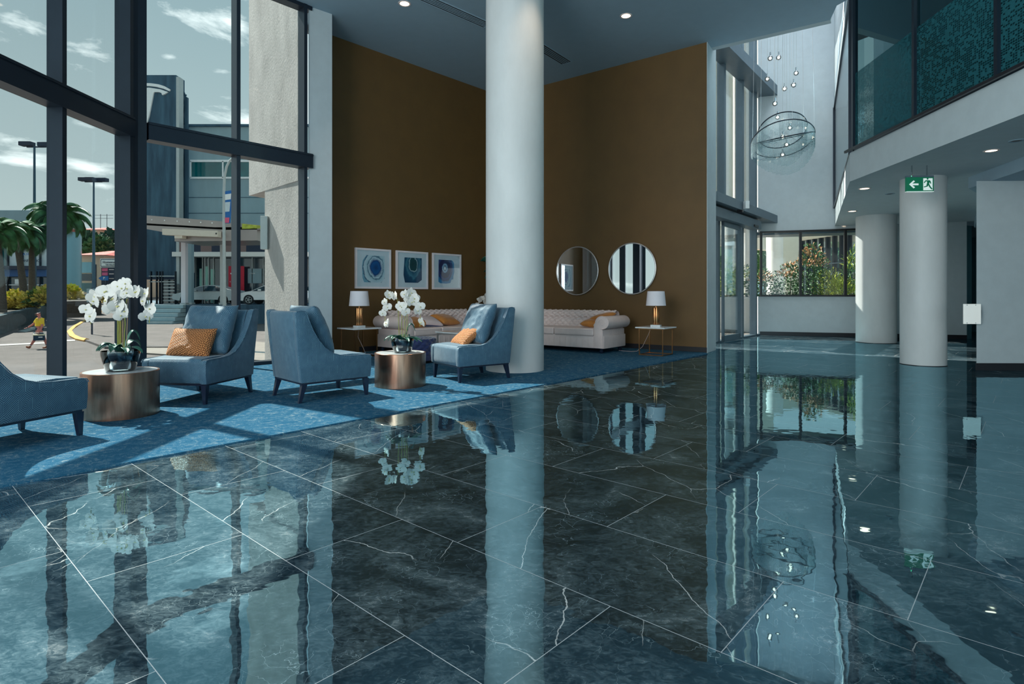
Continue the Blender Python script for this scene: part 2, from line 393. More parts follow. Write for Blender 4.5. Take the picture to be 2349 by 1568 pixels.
# floor: dark polished marble laid in 0.571 x 1.142 m tiles, third bond
def floor_mat():
    m, nt, out = newmat('polished dark marble tiles')
    tc = nt.nodes.new('ShaderNodeTexCoord'); sp = nt.nodes.new('ShaderNodeSeparateXYZ'); nt.links.new(tc.outputs['Object'], sp.inputs[0])
    x, y = sp.outputs[0], sp.outputs[1]
    s = M(nt, 'DIVIDE', M(nt, 'SUBTRACT', M(nt, 'ADD', M(nt, 'MULTIPLY', x, .6687), M(nt, 'MULTIPLY', y, .7435)), .545), .571)
    row = M(nt, 'FLOOR', s); fs = M(nt, 'SUBTRACT', s, row)
    t = M(nt, 'ADD', M(nt, 'MULTIPLY', x, -.7435), M(nt, 'MULTIPLY', y, .6687))
    t = M(nt, 'DIVIDE', M(nt, 'ADD', M(nt, 'SUBTRACT', t, .308), M(nt, 'MULTIPLY', row, .38067)), 1.142)
    col = M(nt, 'FLOOR', t); ft = M(nt, 'SUBTRACT', t, col)
    ds = M(nt, 'MULTIPLY', M(nt, 'MINIMUM', fs, M(nt, 'SUBTRACT', 1, fs)), .571)
    dt = M(nt, 'MULTIPLY', M(nt, 'MINIMUM', ft, M(nt, 'SUBTRACT', 1, ft)), 1.142)
    d = M(nt, 'MINIMUM', ds, dt)
    joint = M(nt, 'LESS_THAN', d, .0013)
    cb = nt.nodes.new('ShaderNodeCombineXYZ'); nt.links.new(row, cb.inputs[0]); nt.links.new(col, cb.inputs[1])
    wn = nt.nodes.new('ShaderNodeTexWhiteNoise'); nt.links.new(cb.outputs[0], wn.inputs[0])
    vm = nt.nodes.new('ShaderNodeVectorMath'); vm.operation = 'MULTIPLY_ADD'; nt.links.new(wn.outputs['Color'], vm.inputs[0]); vm.inputs[1].default_value = (40, 40, 40); nt.links.new(tc.outputs['Object'], vm.inputs[2])
    v = vm.outputs[0]
    n1 = noise_tex(nt, v, 2.6, 9, .74, .9)
    n1b = noise_tex(nt, mapping(nt, v, (1, 1.6, 1)), 24, 9, .78, 1.2)
    tone = M(nt, 'ADD', M(nt, 'MULTIPLY', n1, .5), M(nt, 'MULTIPLY', n1b, .5))
    basec = ramp(nt, tone, [(.36, sr(13, 25, 33)), (.47, sr(36, 50, 58)), (.56, sr(74, 90, 97)), (.68, sr(146, 154, 156))])
    # fine crackle veins
    vd = nt.nodes.new('ShaderNodeVectorMath'); vd.operation = 'MULTIPLY_ADD'
    nn = nt.nodes.new('ShaderNodeTexNoise'); nn.inputs['Scale'].default_value = 5; nn.inputs['Detail'].default_value = 5; nt.links.new(v, nn.inputs['Vector'])
    nt.links.new(nn.outputs['Color'], vd.inputs[0]); vd.inputs[1].default_value = (.30, .30, .30); nt.links.new(v, vd.inputs[2])
    vo = nt.nodes.new('ShaderNodeTexVoronoi'); vo.feature = 'DISTANCE_TO_EDGE'; vo.inputs['Scale'].default_value = 12; nt.links.new(vd.outputs[0], vo.inputs['Vector'])
    crack = M(nt, 'SUBTRACT', 1, M(nt, 'DIVIDE', vo.outputs['Distance'], .012), clamp=True)
    mask = M(nt, 'MULTIPLY', M(nt, 'SUBTRACT', noise_tex(nt, v, 3.1, 4), .50, clamp=True), 6.0, clamp=True)
    crack = M(nt, 'MULTIPLY', crack, mask)
    # long straight veins
    vd2 = nt.nodes.new('ShaderNodeVectorMath'); vd2.operation = 'MULTIPLY_ADD'
    nt.links.new(nn.outputs['Color'], vd2.inputs[0]); vd2.inputs[1].default_value = (.07, .07, .07); nt.links.new(mapping(nt, v, (1, .38, 1), (0, 0, .5)), vd2.inputs[2])
    vo2 = nt.nodes.new('ShaderNodeTexVoronoi'); vo2.feature = 'DISTANCE_TO_EDGE'; vo2.inputs['Scale'].default_value = 1.9; nt.links.new(vd2.outputs[0], vo2.inputs['Vector'])
    vein = M(nt, 'SUBTRACT', 1, M(nt, 'DIVIDE', vo2.outputs['Distance'], .0030), clamp=True)
    vein = M(nt, 'MULTIPLY', vein, M(nt, 'MULTIPLY', M(nt, 'SUBTRACT', noise_tex(nt, v, 1.7, 3), .47, clamp=True), 9, clamp=True))
    c = mixc(nt, M(nt, 'MULTIPLY', crack, .8), basec, sr(170, 190, 196))
    c = mixc(nt, vein, c, sr(226, 228, 226))
    c = mixc(nt, joint, c, sr(168, 172, 174))
    df = nt.nodes.new('ShaderNodeBsdfDiffuse'); nt.links.new(c, df.inputs[0])
    gl = nt.nodes.new('ShaderNodeBsdfGlossy'); gl.inputs['Roughness'].default_value = .015; gl.inputs['Color'].default_value = (.52, .88, 1.0, 1)
    lw = nt.nodes.new('ShaderNodeLayerWeight'); lw.inputs[0].default_value = .5
    fac = ramp(nt, lw.outputs['Facing'], [(0, (.10,)*3), (.45, (.27,)*3), (.7, (.44,)*3), (.88, (.46,)*3), (1, (.52,)*3)])
    fac = M(nt, 'MULTIPLY', fac, M(nt, 'SUBTRACT', 1, M(nt, 'MULTIPLY', joint, .8)))
    wv = noise_tex(nt, mapping(nt, tc.outputs['Object'], (1, 1, 1)), 5.5, 2, .5)
    b = nt.nodes.new('ShaderNodeBump'); b.inputs['Strength'].default_value = .04; b.inputs['Distance'].default_value = .02; nt.links.new(wv, b.inputs['Height'])
    nt.links.new(b.outputs[0], gl.inputs['Normal'])
    mx = nt.nodes.new('ShaderNodeMixShader'); nt.links.new(fac, mx.inputs[0]); nt.links.new(df.outputs[0], mx.inputs[1]); nt.links.new(gl.outputs[0], mx.inputs[2])
    nt.links.new(mx.outputs[0], out.inputs[0]); return m
MAT['floor'] = floor_mat()
def rug_mat():
    m, nt, out = newmat('blue carpet')
    p = nt.nodes.new('ShaderNodeBsdfPrincipled'); nt.links.new(p.outputs[0], out.inputs[0])
    tc = nt.nodes.new('ShaderNodeTexCoord'); v = tc.outputs['Object']
    a = noise_tex(nt, v, 16, 9, .78, .8); b_ = noise_tex(nt, v, 150, 3, .6)
    f = M(nt, 'ADD', M(nt, 'MULTIPLY', a, .7), M(nt, 'MULTIPLY', b_, .3))
    nt.links.new(ramp(nt, f, [(.32, sr(8, 66, 98)), (.52, sr(44, 90, 116)), (.66, sr(134, 146, 150))]), p.inputs['Base Color'])
    p.inputs['Roughness'].default_value = .95; p.inputs['Specular IOR Level'].default_value = .05
    b = nt.nodes.new('ShaderNodeBump'); b.inputs['Strength'].default_value = .5; b.inputs['Distance'].default_value = .008
    nt.links.new(noise_tex(nt, v, 260, 2), b.inputs['Height']); nt.links.new(b.outputs[0], p.inputs['Normal'])
    return m
MAT['rug'] = rug_mat()
def fabric_mat():
    m, nt, out = newmat('blue geometric woven fabric')
    p = nt.nodes.new('ShaderNodeBsdfPrincipled'); nt.links.new(p.outputs[0], out.inputs[0])
    uv = nt.nodes.new('ShaderNodeUVMap'); uv.uv_map = 'uv'
    sp = nt.nodes.new('ShaderNodeSeparateXYZ'); nt.links.new(uv.outputs[0], sp.inputs[0])
    u, v = M(nt, 'DIVIDE', sp.outputs[0], .088), M(nt, 'DIVIDE', sp.outputs[1], .125)
    row = M(nt, 'FLOOR', v)
    u2 = M(nt, 'ADD', u, M(nt, 'MULTIPLY', M(nt, 'MODULO', row, 2.0), .5))
    cell = M(nt, 'FLOOR', u2)
    a = M(nt, 'ABSOLUTE', M(nt, 'SUBTRACT', M(nt, 'SUBTRACT', u2, cell), .5))
    b = M(nt, 'ABSOLUTE', M(nt, 'SUBTRACT', M(nt, 'SUBTRACT', v, row), .5))
    hexd = M(nt, 'MAXIMUM', a, M(nt, 'ADD', M(nt, 'MULTIPLY', a, .5), M(nt, 'MULTIPLY', b, .8)))
    diag = M(nt, 'ADD', M(nt, 'MULTIPLY', u2, .5), M(nt, 'MULTIPLY', v, .8))
    cb = nt.nodes.new('ShaderNodeCombineXYZ'); nt.links.new(row, cb.inputs[0]); nt.links.new(cell, cb.inputs[1])
    wn = nt.nodes.new('ShaderNodeTexWhiteNoise'); nt.links.new(cb.outputs[0], wn.inputs[0])
    pick = M(nt, 'GREATER_THAN', wn.outputs['Value'], .6)
    d = M(nt, 'ADD', M(nt, 'MULTIPLY', hexd, M(nt, 'SUBTRACT', 1, pick)), M(nt, 'MULTIPLY', diag, pick))
    st = M(nt, 'SINE', M(nt, 'MULTIPLY', d, 2*PI*11))
    st = M(nt, 'ADD', M(nt, 'MULTIPLY', st, 1.2), .1, clamp=True)
    tc = nt.nodes.new('ShaderNodeTexCoord')
    nz = noise_tex(nt, tc.outputs['Object'], 14, 4, .6)
    st = M(nt, 'MULTIPLY', st, M(nt, 'ADD', M(nt, 'MULTIPLY', nz, 1.2), .1), clamp=True)
    nt.links.new(mixc(nt, st, sr(16, 62, 90), sr(100, 138, 154)), p.inputs['Base Color'])
    p.inputs['Roughness'].default_value = .6; p.inputs['Sheen Weight'].default_value = .25
    bp = nt.nodes.new('ShaderNodeBump'); bp.inputs['Strength'].default_value = .35; bp.inputs['Distance'].default_value = .004
    nt.links.new(st, bp.inputs['Height']); nt.links.new(bp.outputs[0], p.inputs['Normal'])
    return m
MAT['fabric'] = fabric_mat()
def braid_mat():
    m, nt, out = newmat('chunky orange braid')
    p = nt.nodes.new('ShaderNodeBsdfPrincipled'); nt.links.new(p.outputs[0], out.inputs[0])
    uv = nt.nodes.new('ShaderNodeUVMap'); uv.uv_map = 'uv'
    sp = nt.nodes.new('ShaderNodeSeparateXYZ'); nt.links.new(uv.outputs[0], sp.inputs[0])
    u, v = sp.outputs[0], sp.outputs[1]
    u, v = M(nt, 'ADD', M(nt, 'MULTIPLY', u, .9), M(nt, 'MULTIPLY', v, .43)), M(nt, 'SUBTRACT', M(nt, 'MULTIPLY', v, .9), M(nt, 'MULTIPLY', u, .43))
    r = M(nt, 'DIVIDE', v, .017); row = M(nt, 'FLOOR', r); fr = M(nt, 'SUBTRACT', r, row)
    sgn = M(nt, 'SUBTRACT', M(nt, 'MULTIPLY', M(nt, 'MODULO', M(nt, 'ABSOLUTE', row), 2.0), 2), 1)
    ph = M(nt, 'ADD', M(nt, 'DIVIDE', u, .02), M(nt, 'MULTIPLY', M(nt, 'MULTIPLY', fr, sgn), .8))
    h = M(nt, 'MULTIPLY', M(nt, 'ABSOLUTE', M(nt, 'SINE', M(nt, 'MULTIPLY', ph, PI))), M(nt, 'SINE', M(nt, 'MULTIPLY', fr, PI)))
    h = M(nt, 'POWER', h, .5)
    nt.links.new(ramp(nt, h, [(.2, sr(84, 44, 26)), (.6, sr(206, 124, 68)), (1, sr(240, 164, 100))]), p.inputs['Base Color'])
    p.inputs['Roughness'].default_value = .6
    bp = nt.nodes.new('ShaderNodeBump'); bp.inputs['Strength'].default_value = 1; bp.inputs['Distance'].default_value = .012
    nt.links.new(h, bp.inputs['Height']); nt.links.new(bp.outputs[0], p.inputs['Normal'])
    return m
MAT['braid'] = braid_mat()
def agate(name, cx, cz, sx, sz, bands, nscale, amt, freq):
    m, nt, out = newmat(name)
    p = nt.nodes.new('ShaderNodeBsdfPrincipled'); nt.links.new(p.outputs[0], out.inputs[0]); p.inputs['Roughness'].default_value = .5
    tc = nt.nodes.new('ShaderNodeTexCoord'); sp = nt.nodes.new('ShaderNodeSeparateXYZ'); nt.links.new(tc.outputs['Object'], sp.inputs[0])
    a = M(nt, 'DIVIDE', M(nt, 'SUBTRACT', sp.outputs[0], cx), sx); b = M(nt, 'DIVIDE', M(nt, 'SUBTRACT', sp.outputs[2], cz), sz)
    d = M(nt, 'SQRT', M(nt, 'ADD', M(nt, 'MULTIPLY', a, a), M(nt, 'MULTIPLY', b, b)))
    n = noise_tex(nt, tc.outputs['Object'], nscale, 5, .6, .4)
    d = M(nt, 'ADD', d, M(nt, 'MULTIPLY', M(nt, 'SUBTRACT', n, .5), amt))
    n2 = noise_tex(nt, mapping(nt, tc.outputs['Object'], (1, 1, 1)), 60, 3)
    d = M(nt, 'ADD', M(nt, 'MULTIPLY', d, freq), M(nt, 'MULTIPLY', M(nt, 'SUBTRACT', n2, .5), .08))
    nt.links.new(ramp(nt, d, bands), p.inputs['Base Color'])
    return m
MAT['agate1'] = agate('agate print', .05, .02, .3, .36, [(0, sr(8, 60, 110)), (.25, sr(10, 90, 150)), (.32, sr(4, 60, 120)), (.45, sr(190, 214, 222)), (.5, sr(30, 90, 120)), (.55, sr(170, 200, 210)), (.72, sr(196, 216, 222)), (.76, sr(10, 70, 110)), (.8, sr(120, 170, 190))], 7, .35, .85)
MAT['agate2'] = agate('agate print dark', .02, .12, .14, .22, [(0, sr(10, 60, 66)), (.3, sr(12, 74, 80)), (.34, sr(180, 206, 210)), (.4, sr(20, 84, 110)), (.6, sr(70, 130, 150)), (.7, sr(16, 80, 110)), (1, sr(8, 56, 90))], 6, .9, .5)
MAT['agate3'] = agate('agate print with white core', -.06, .07, .25, .34, [(0, sr(225, 232, 236)), (.08, sr(220, 230, 236)), (.12, sr(16, 60, 110)), (.2, sr(150, 190, 215)), (.28, sr(140, 180, 210)), (.32, sr(6, 30, 90)), (.6, sr(4, 20, 74)), (.7, sr(20, 70, 140)), (.78, sr(6, 30, 90)), (.9, sr(40, 130, 180))], 5, .25, 1.0)
def frit(nt):
    tc = nt.nodes.new('ShaderNodeTexCoord'); sp = nt.nodes.new('ShaderNodeSeparateXYZ'); nt.links.new(tc.outputs['Object'], sp.inputs[0])
    u = M(nt, 'DIVIDE', sp.outputs[1], .032); v = M(nt, 'DIVIDE', sp.outputs[2], .026)
    cu, cv = M(nt, 'FLOOR', u), M(nt, 'FLOOR', v)
    fu, fv = M(nt, 'SUBTRACT', u, cu), M(nt, 'SUBTRACT', v, cv)
    cb = nt.nodes.new('ShaderNodeCombineXYZ'); nt.links.new(cu, cb.inputs[0]); nt.links.new(cv, cb.inputs[1])
    wn = nt.nodes.new('ShaderNodeTexWhiteNoise'); nt.links.new(cb.outputs[0], wn.inputs[0])
    big = noise_tex(nt, mapping(nt, cb.outputs[0], (.09, .12, 1)), 1, 3)
    on = M(nt, 'LESS_THAN', wn.outputs['Value'], M(nt, 'MULTIPLY', big, 1.25))
    hole = M(nt, 'MULTIPLY', M(nt, 'GREATER_THAN', fu, .22), M(nt, 'GREATER_THAN', fv, .3))
    return M(nt, 'MULTIPLY', M(nt, 'SUBTRACT', 1, M(nt, 'MULTIPLY', M(nt, 'MULTIPLY', on, hole), .85)), .55)
MAT['balcony_glass'] = glassmat('teal balcony glass', (.62, .80, .83, 1), 2.2, (.55, .85, .9, 1), base=.10)
MAT['balcony_film'] = glassmat('patterned film on balcony glass', (.90, .96, .97, 1), 1.0, (.6, .9, .95, 1), base=.04, frit=frit, fritcol=sr(52, 116, 126))
# ------------------------------------------------------------------ room shell
CZ = 5.71
struct(MB().prism([(-5.05, -6), (4.4, -6), (14, -6), (14, 18), (10.9, 18), (8.95, 14.95), (6.58, 15.6), (3.9, 12.3), (3.3, 11.2), (-.24, 13.9), (-3.9, 10.2), (-3.4, 9.5), (-4.9, 7.85), (-5.05, 7.7)], -.25, 0), 'floor', MAT['floor'])
MB().prism([(-4.76, .92), (3.50, 10.42), (3.55, 10.66), (-.24, 13.56), (-3.1, 10.45), (-2.95, 9.62), (-3.14, 9.42), (-4.68, 7.66), (-4.74, 7.34)], 0.0, .012).build('carpet', MAT['rug'], None, label='blue carpet laid under the lounge seating', cat='carpet')
struct(MB().prism([(-5.0, -6.2), (-5.02, 7.75), (-4.86, 7.85), (-3.42, 9.62), (-3.7, 10.3), (-.24, 14), (3.67, 10.99), (5.38, 9.84), (5.22, 9.35), (5.3, 9.13), (5.04, 5.7), (4.2, -6.2)], CZ, CZ+.3), 'ceiling', MAT['ceil'])
def slab_wall(name, a, b, z0, z1, m, th=.2, side=1, **k):
    a = Vector(a); b = Vector(b); d = (b-a).normalized(); n = Vector((-d.y, d.x))*side*th
    return struct(MB().prism([a, b, b+n, a+n], z0, z1), name, m, **k)
slab_wall('wall_left', (-3.42, 10.21), (-.24, 13.6), 0, CZ, MAT['brown'])
slab_wall('wall_right', (-.24, 13.6), (3.58, 10.70), 0, CZ, MAT['brown'], .1)
struct(MB().prism([(3.590, 10.69), (3.95, 11.27), (3.98, 11.6), (3.5, 11.9), (3.2, 11.2)], 0, 9.6), 'wall_end', MAT['white'])
struct(MB().prism([(-3.275, 9.37), (-2.98, 9.64), (-3.25, 9.99), (-3.50, 10.03)], 0, CZ), 'wall_pier', MAT['white'])
# upstand walls of the tall void above the lobby ceiling
slab_wall('wall_void_front', (3.67, 10.99), (5.38, 9.84), CZ+.001, 9.6, MAT['white'], .15)
slab_wall('baseboard_left', (-3.3, 10.36), (-.26, 13.57), .012, .10, MAT['skirt'], .012, -1)
slab_wall('baseboard_right', (-.22, 13.57), (3.58, 10.69), .012, .10, MAT['skirt'], .012, -1)
# far wall with its window hole
def far(X): return Vector((X, 15.5-.3235*(X-6.6)))
SILL, HEAD = 1.03, 2.76
slab_wall('wall_far', far(6.56), far(9.0), 0, SILL, MAT['white'])
slab_wall('wall_far_upper', far(6.56), far(9.0), HEAD, 9.6, MAT['white'])
slab_wall('wall_far_right', far(9.0), far(11.0), 0, 3.2, MAT['white'])
slab_wall('baseboard_far', far(6.6), far(11.0), 0, .10, MAT['skirt'], .015, -1)
struct(MB().prism([(3.4, 11), (5.38, 9.84), (8.31, 15.0), (8.6, 15.3), (6.6, 16), (3.9, 12.6)], 9.6, 9.8), 'ceiling_void', MAT['ceil'])
# balcony slab, bulkhead above the glass, lower ceilings on the right
SOF, SLT = 2.84, 3.29
struct(MB().prism([(5.3, 9.13), (8.33, 15.02), (12, 15), (14, 15), (14, -6), (4.15, -6)], SOF, SLT), 'wall_balcony_fascia', MAT['white'])
struct(MB().prism([(5.33, 9.22), (8.30, 15.0), (8.6, 15.0), (5.75, 9.22)], 5.86, 9.6), 'wall_void_bulkhead', MAT['white'])
struct(MB().prism([(6.45, 7.0), (6.59, 7.49), (6.9, 8.8), (7.7, 9.5), (11.0, 13.85), (14, 14), (14, -6), (5.3, -6), (6.1, 5.2)], 2.67, SOF), 'ceiling_lower', MAT['ceil'])
struct(MB().prism([(6.56, 8.22), (14, 8.08), (14, 9.0), (7.25, 9.0)], 0, 2.67), 'wall_right_block', MAT['white'])
struct(MB().prism([(6.55, 8.20), (14, 8.06), (14, 8.085), (6.55, 8.225)], 0, .10), 'baseboard_right_block', MAT['skirt'])
struct(MB().box(14, 14.2, -6, 18, 0, 9), 'wall_outer', MAT['white'])
struct(MB().box(10.8, 14, 17.0, 17.2, 0, 3), 'wall_corridor', MAT['inner'])
struct(MB().prism([(11.0, 14.1), (14, 15), (14, 17.2), (10.7, 17.2), (10.7, 14.3)], 2.75, 2.9), 'ceiling_corridor', MAT['ceil'])
struct(MB().prism([far(11.0), far(11.0)+Vector((.2, .1)), (11.0, 17.2), (10.8, 17.2), (10.6, 14.3)], 0, 2.75), 'wall_corridor_side', MAT['inner'])
# room behind the balcony glass
struct(MB().box(8.4, 8.6, -6, 13.5, SLT, 9), 'wall_upper_back', MAT['inner'])
struct(MB().prism([(5.06, 9.16), (5.33, 9.24), (8.3, 15), (14, 15), (14, -6), (4.2, -6)], 6.1, 6.3), 'ceiling_upper', MAT['ceil'])

# ------------------------------------------------------------------ glazing
def glaze(name, a, b, z0, z1, mull, trans, fr, gl, w=.06, depth=.14, inset=.10, nside=-1, tdepth=None, th=.2, rail=.06, label=None, ends=True):
    """glazed wall from a to b; nside picks which side is the room; mull in metres along the wall; trans = [(z0,z1)]"""
    a = Vector(a); b = Vector(b); d = (b-a).normalized(); L = (b-a).length; n = Vector((-d.y, d.x))*nside
    root = thing(name, None, None, (0, 0, 0), kind='structure')
    ang = math.atan2(d.y, d.x)
    T = Matrix.Translation((a.x, a.y, 0)) @ Matrix.Rotation(ang, 4, 'Z')
    s = nside
    def bx(mb, u0, u1, v0, v1, zz0, zz1):
        lo, hi = sorted((v0*s, v1*s)); mb.box(u0, u1, lo, hi, zz0, zz1, T)
    for u in mull:
        mb = MB(); bx(mb, u-w/2, u+w/2, -inset, depth-inset, z0, z1); mb.build('mullion', fr, root)
    mb = MB(); bx(mb, 0, L, -inset, depth-inset-.01, z0, z0+rail); mb.build('sill_rail', fr, root)
    mb = MB(); bx(mb, 0, L, -inset, depth-inset-.01, z1-rail, z1); mb.build('head_rail', fr, root)
    for (t0, t1) in trans:
        mb = MB(); bx(mb, 0, L, -inset, (tdepth or depth)-inset+.02, t0, t1)
        bx(mb, 0, L, (tdepth or depth)-inset+.02, (tdepth or depth)-inset+.035, t1-.035, t1-.02)
        mb.build('transom', fr, root)
    us = [0]+sorted(mull)+[L]
    for u0, u1 in zip(us, us[1:]):
        if u1-u0 < .15: continue
        zs = [z0]+[q for t in trans for q in ((t[0]+t[1])/2,)]+[z1]
        for q0, q1 in zip(zs, zs[1:]):
            mb = MB(); bx(mb, u0, u1, -inset+.02, -inset+.032, q0, q1); mb.build('pane', gl, root)
    return root, T
# street front, part running straight ahead (x = -4.95) and part running right to the pier
glaze('window_1', (-4.88, -6), (-4.88, 7.42), 0, CZ, [1.6, 4.6, 7.4, 10.2, 12.27, 13.38], [(3.07, 3.32)], MAT['frame'], MAT['glass'], w=.062, depth=.17, inset=.11, nside=-1)
struct(MB().prism([(-5.04, 7.38), (-4.84, 7.38), (-4.82, 7.5), (-4.77, 7.60), (-4.90, 7.78), (-5.04, 7.7)], 0, CZ), 'trim_2', MAT['frame'])
glaze('window_2', (-4.84, 7.70), (-3.28, 9.44), 0, CZ, [1.165, 2.22], [(3.10, 3.33)], MAT['frame'], MAT['glass'], w=.055, depth=.19, inset=.10, nside=-1)
# entrance wall of the tall void
DA, DB = Vector((3.95, 12.21)), Vector((6.62, 15.55))
DL = (DB-DA).length
def du(px):
    x = (px-CX)/F; d = (DB-DA).normalized()   # a + u d with X = x Y
    return (x*DA.y-DA.x)/(d.x-x*d.y)
glaze('window_3', DA, DB, 3.0, 9.55, [du(1659), du(1701), du(1731)], [], MAT['frame_grey'], MAT['glass_clear'], w=.14, depth=.16, inset=.12)
glaze('window_4', DA, DB, .0, 3.0, [du(1646), du(1701), du(1732)], [], MAT['frame_grey'], MAT['glass_clear'], w=.11, depth=.16, inset=.12, rail=.04)
T3 = Matrix.Translation((DA.x, DA.y, 0)) @ Matrix.Rotation(math.atan2(DB.y-DA.y, DB.x-DA.x), 4, 'Z')
struct(MB().box(-.2, DL+.25, -.42, .06, 2.97, 3.17, T3, .004), 'trim_3', MAT['frame_grey'])
struct(MB().box(-.2, DL+.25, -.42, .06, 6.34, 6.60, T3, .004), 'trim_4', MAT['frame_grey'])
glaze('window_5', far(6.60), far(9.0), SILL, HEAD, [.03, ((far((1836-CX)/F*17.635/(1+.3235*(1836-CX)/F))-far(6.60)).length), ((far((1939-CX)/F*17.635/(1+.3235*(1939-CX)/F))-far(6.60)).length)], [], MAT['black'], MAT['glass_clear'], w=.06, depth=.10, inset=.05, rail=.045)
# sunshade outside the far window
q0_, q1_ = far(6.55), far(9.6)
struct(MB().prism([q0_+Vector((0, .21)), q1_+Vector((0, .21)), q1_+Vector((.2, .9)), q0_+Vector((.2, .9))], 2.68, 2.78), 'trim_7', MAT['frame_grey'])
# balcony glass
glaze('window_6', (5.27, 9.10), (4.25, -4.2), SLT, CZ, [.03, 1.58, 3.0, 4.6, 6.4, 8.2, 10], [], MAT['frame'], MAT['balcony_glass'], w=.05, depth=.07, inset=.10, rail=.05, nside=-1)
glaze('window_7', (5.33, 9.2), (8.28, 15.0), SLT, 5.86, [.03, 6.4], [], MAT['frame'], MAT['glass_clear'], w=.05, depth=.06, inset=.05, rail=.05, nside=1)
slab_wall('trim_5', (5.335, 9.06), (4.315, -4.2), SLT+.05, 4.50, MAT['balcony_film'], .002, 1)
slab_wall('trim_6', (5.245, 9.14), (4.23, -4.2), SLT-.005, SLT+.03, MAT['skirt'], .03, -1)
# sliding entrance door in front of the glazed wall, with its header and sensor
dr = thing('door_1', None, None, kind='structure')
u0, u1 = du(1645)-.05, du(1683)
MB().box(u0, u0+.07, -.16, -.11, .02, 2.70, T3).box(u1-.07, u1, -.16, -.11, .02, 2.70, T3).box(u0, u1, -.16, -.11, .02, .16, T3).box(u0, u1, -.16, -.11, 2.6, 2.70, T3).build('leaf_frame', MAT['frame_grey'], dr)
MB().box(u0+.07, u1-.07, -.14, -.13, .16, 2.6, T3).build('pane', MAT['glass_clear'], dr)
MB().box(-.1, du(1718), -.30, -.05, 2.71, 2.92, T3, .006).build('header', MAT['frame_grey'], dr)
MB().box(du(1700), du(1709), -.33, -.30, 2.73, 2.78, T3).build('sensor', MAT['black'], dr)
# two columns under the balcony, one in the lounge
def column(x, y, r, z, lab, rb=.02):
    c = thing('column', lab, 'column', (x, y, 0))
    MB().lathe([(0, 0), (r, 0), (r, z), (0, z)], 64).build('shaft', MAT['column'], c, smooth=True)
    MB().lathe([(r-.012, 0), (r+.004, 0), (r+.004, .008), (r-.012, .008)], 64).build('base_joint', MAT['skirt'], c, smooth=True)
column(.04, 8.20, .408, CZ, 'big round white column standing on the blue carpet, reaching the high ceiling')
column(8.22, 13.14, .40, SOF, 'round white column right beside the garden window, left of the pair under the balcony')
column(6.30, 8.92, .30, SOF, 'round white column behind the hanging exit sign with the arrow')
column(6.65, 8.2, .26, 6.1, 'round column seen dimly behind the upstairs balcony glass') if False else None
# columns on the upper floor seen through the balcony glass
for (x, y, lab) in [(6.35, 7.6, 'round column standing upstairs behind the teal balcony glass')]:
    c = thing('column', lab, 'column', (x, y, SLT))
    MB().lathe([(0, 0), (.32, 0), (.32, 2.81), (0, 2.81)], 48).build('shaft', MAT['column'], c, smooth=True)

# ------------------------------------------------------------------ downlights and air grilles
def downlight(x, y, z, lab, lit=True, power=25, r=.062, group=None, spot=True, rec=.02):
    t = thing('downlight', lab, 'ceiling light', (x, y, z), 0, group)
    MB().lathe([(r, -.006), (r+.022, -.008), (r+.026, -.001), (r+.02, .0)], 32).build('trim_ring', MAT['sofa'] if lit else MAT['ceil'], t, smooth=True)
    MB().lathe([(0, -.004), (r, -.004), (r, -.001), (0, -.001)], 32).build('lamp', MAT['bulb'] if lit else MAT['black'], t, smooth=True)
    if lit and spot:
        light('downlight_beam', 'SPOT', (x, y, z-.03), power, (1, .78, .58), aim=(x, y, 0), spot_size=math.radians(80), spot_blend=.8, shadow_soft_size=.05)
    return t
p = CEI(928, 8); downlight(p.x, p.y, CZ, 'round recessed ceiling light left of the big column, beside the long air grille', power=70, r=.075)
p = CEI(1436, 36); downlight(p.x, p.y, CZ, 'round recessed ceiling light right of the big column, above the mirrors', power=70, r=.075)
downlight(.55, 7.45, CZ, 'recessed ceiling light close in front of the big column', power=60, r=.07)
p = CEI(2274, 345, SOF); downlight(p.x, p.y, SOF, 'bright recessed light under the balcony, nearest the right edge', power=8, r=.06)
p = CEI(2332, 322, SOF); downlight(p.x, p.y, SOF, 'unlit dark recessed fitting under the balcony at the right edge', lit=False, r=.05)
for (px, py, w, q) in [(1983, 432, 'nearest of the three small lights under the balcony beside the void', 5), (1955, 484, 'middle of the three small lights under the balcony beside the void', 5), (1935, 518, 'farthest of the three small lights under the balcony, above the garden window', 5)]:
    p = CEI(px, py, SOF); downlight(p.x, p.y, SOF, w, power=q, r=.07)
p = CEI(2041, 444, SOF); downlight(p.x, p.y, SOF, 'unlit recessed fitting left of the exit-sign column', lit=False, r=.05)
downlight(11.55, 16.2, 2.75, 'small recessed light glowing in the dark corridor past the columns', power=5, r=.07)
def grille(a, b, w, lab, n=5):
    a = Vector(a); b = Vector(b); d = (b-a).normalized(); L = (b-a).length; T = Matrix.Translation((a.x, a.y, CZ)) @ Matrix.Rotation(math.atan2(d.y, d.x), 4, 'Z')
    t = thing('air_grille', lab, 'air vent')
    MB().box(0, L, -w/2, w/2, -.004, -.001, T).build('dark_slot', MAT['black'], t)
    MB().box(0, L, -w/2-.02, -w/2, -.012, -.001, T).box(0, L, w/2, w/2+.02, -.012, -.001, T).box(-.02, 0, -w/2-.02, w/2+.02, -.012, -.001, T).box(L, L+.02, -w/2-.02, w/2+.02, -.012, -.001, T).build('frame', MAT['ceil'], t)
    for i in range(1, n):
        v = -w/2+w*i/n; MB().box(0, L, v-.006, v+.006, -.012, -.002, T).build('blade', MAT['ceil'], t)
a = CEI(968, -8); b = CEI(1118, 58); grille(a.xy, b.xy, .2, 'long dark slotted air grille in the ceiling left of the big column')
a = CEI(1228, 100); b = CEI(1300, 144); grille(a.xy, b.xy, .22, 'short dark slotted air grille in the ceiling right of the big column')

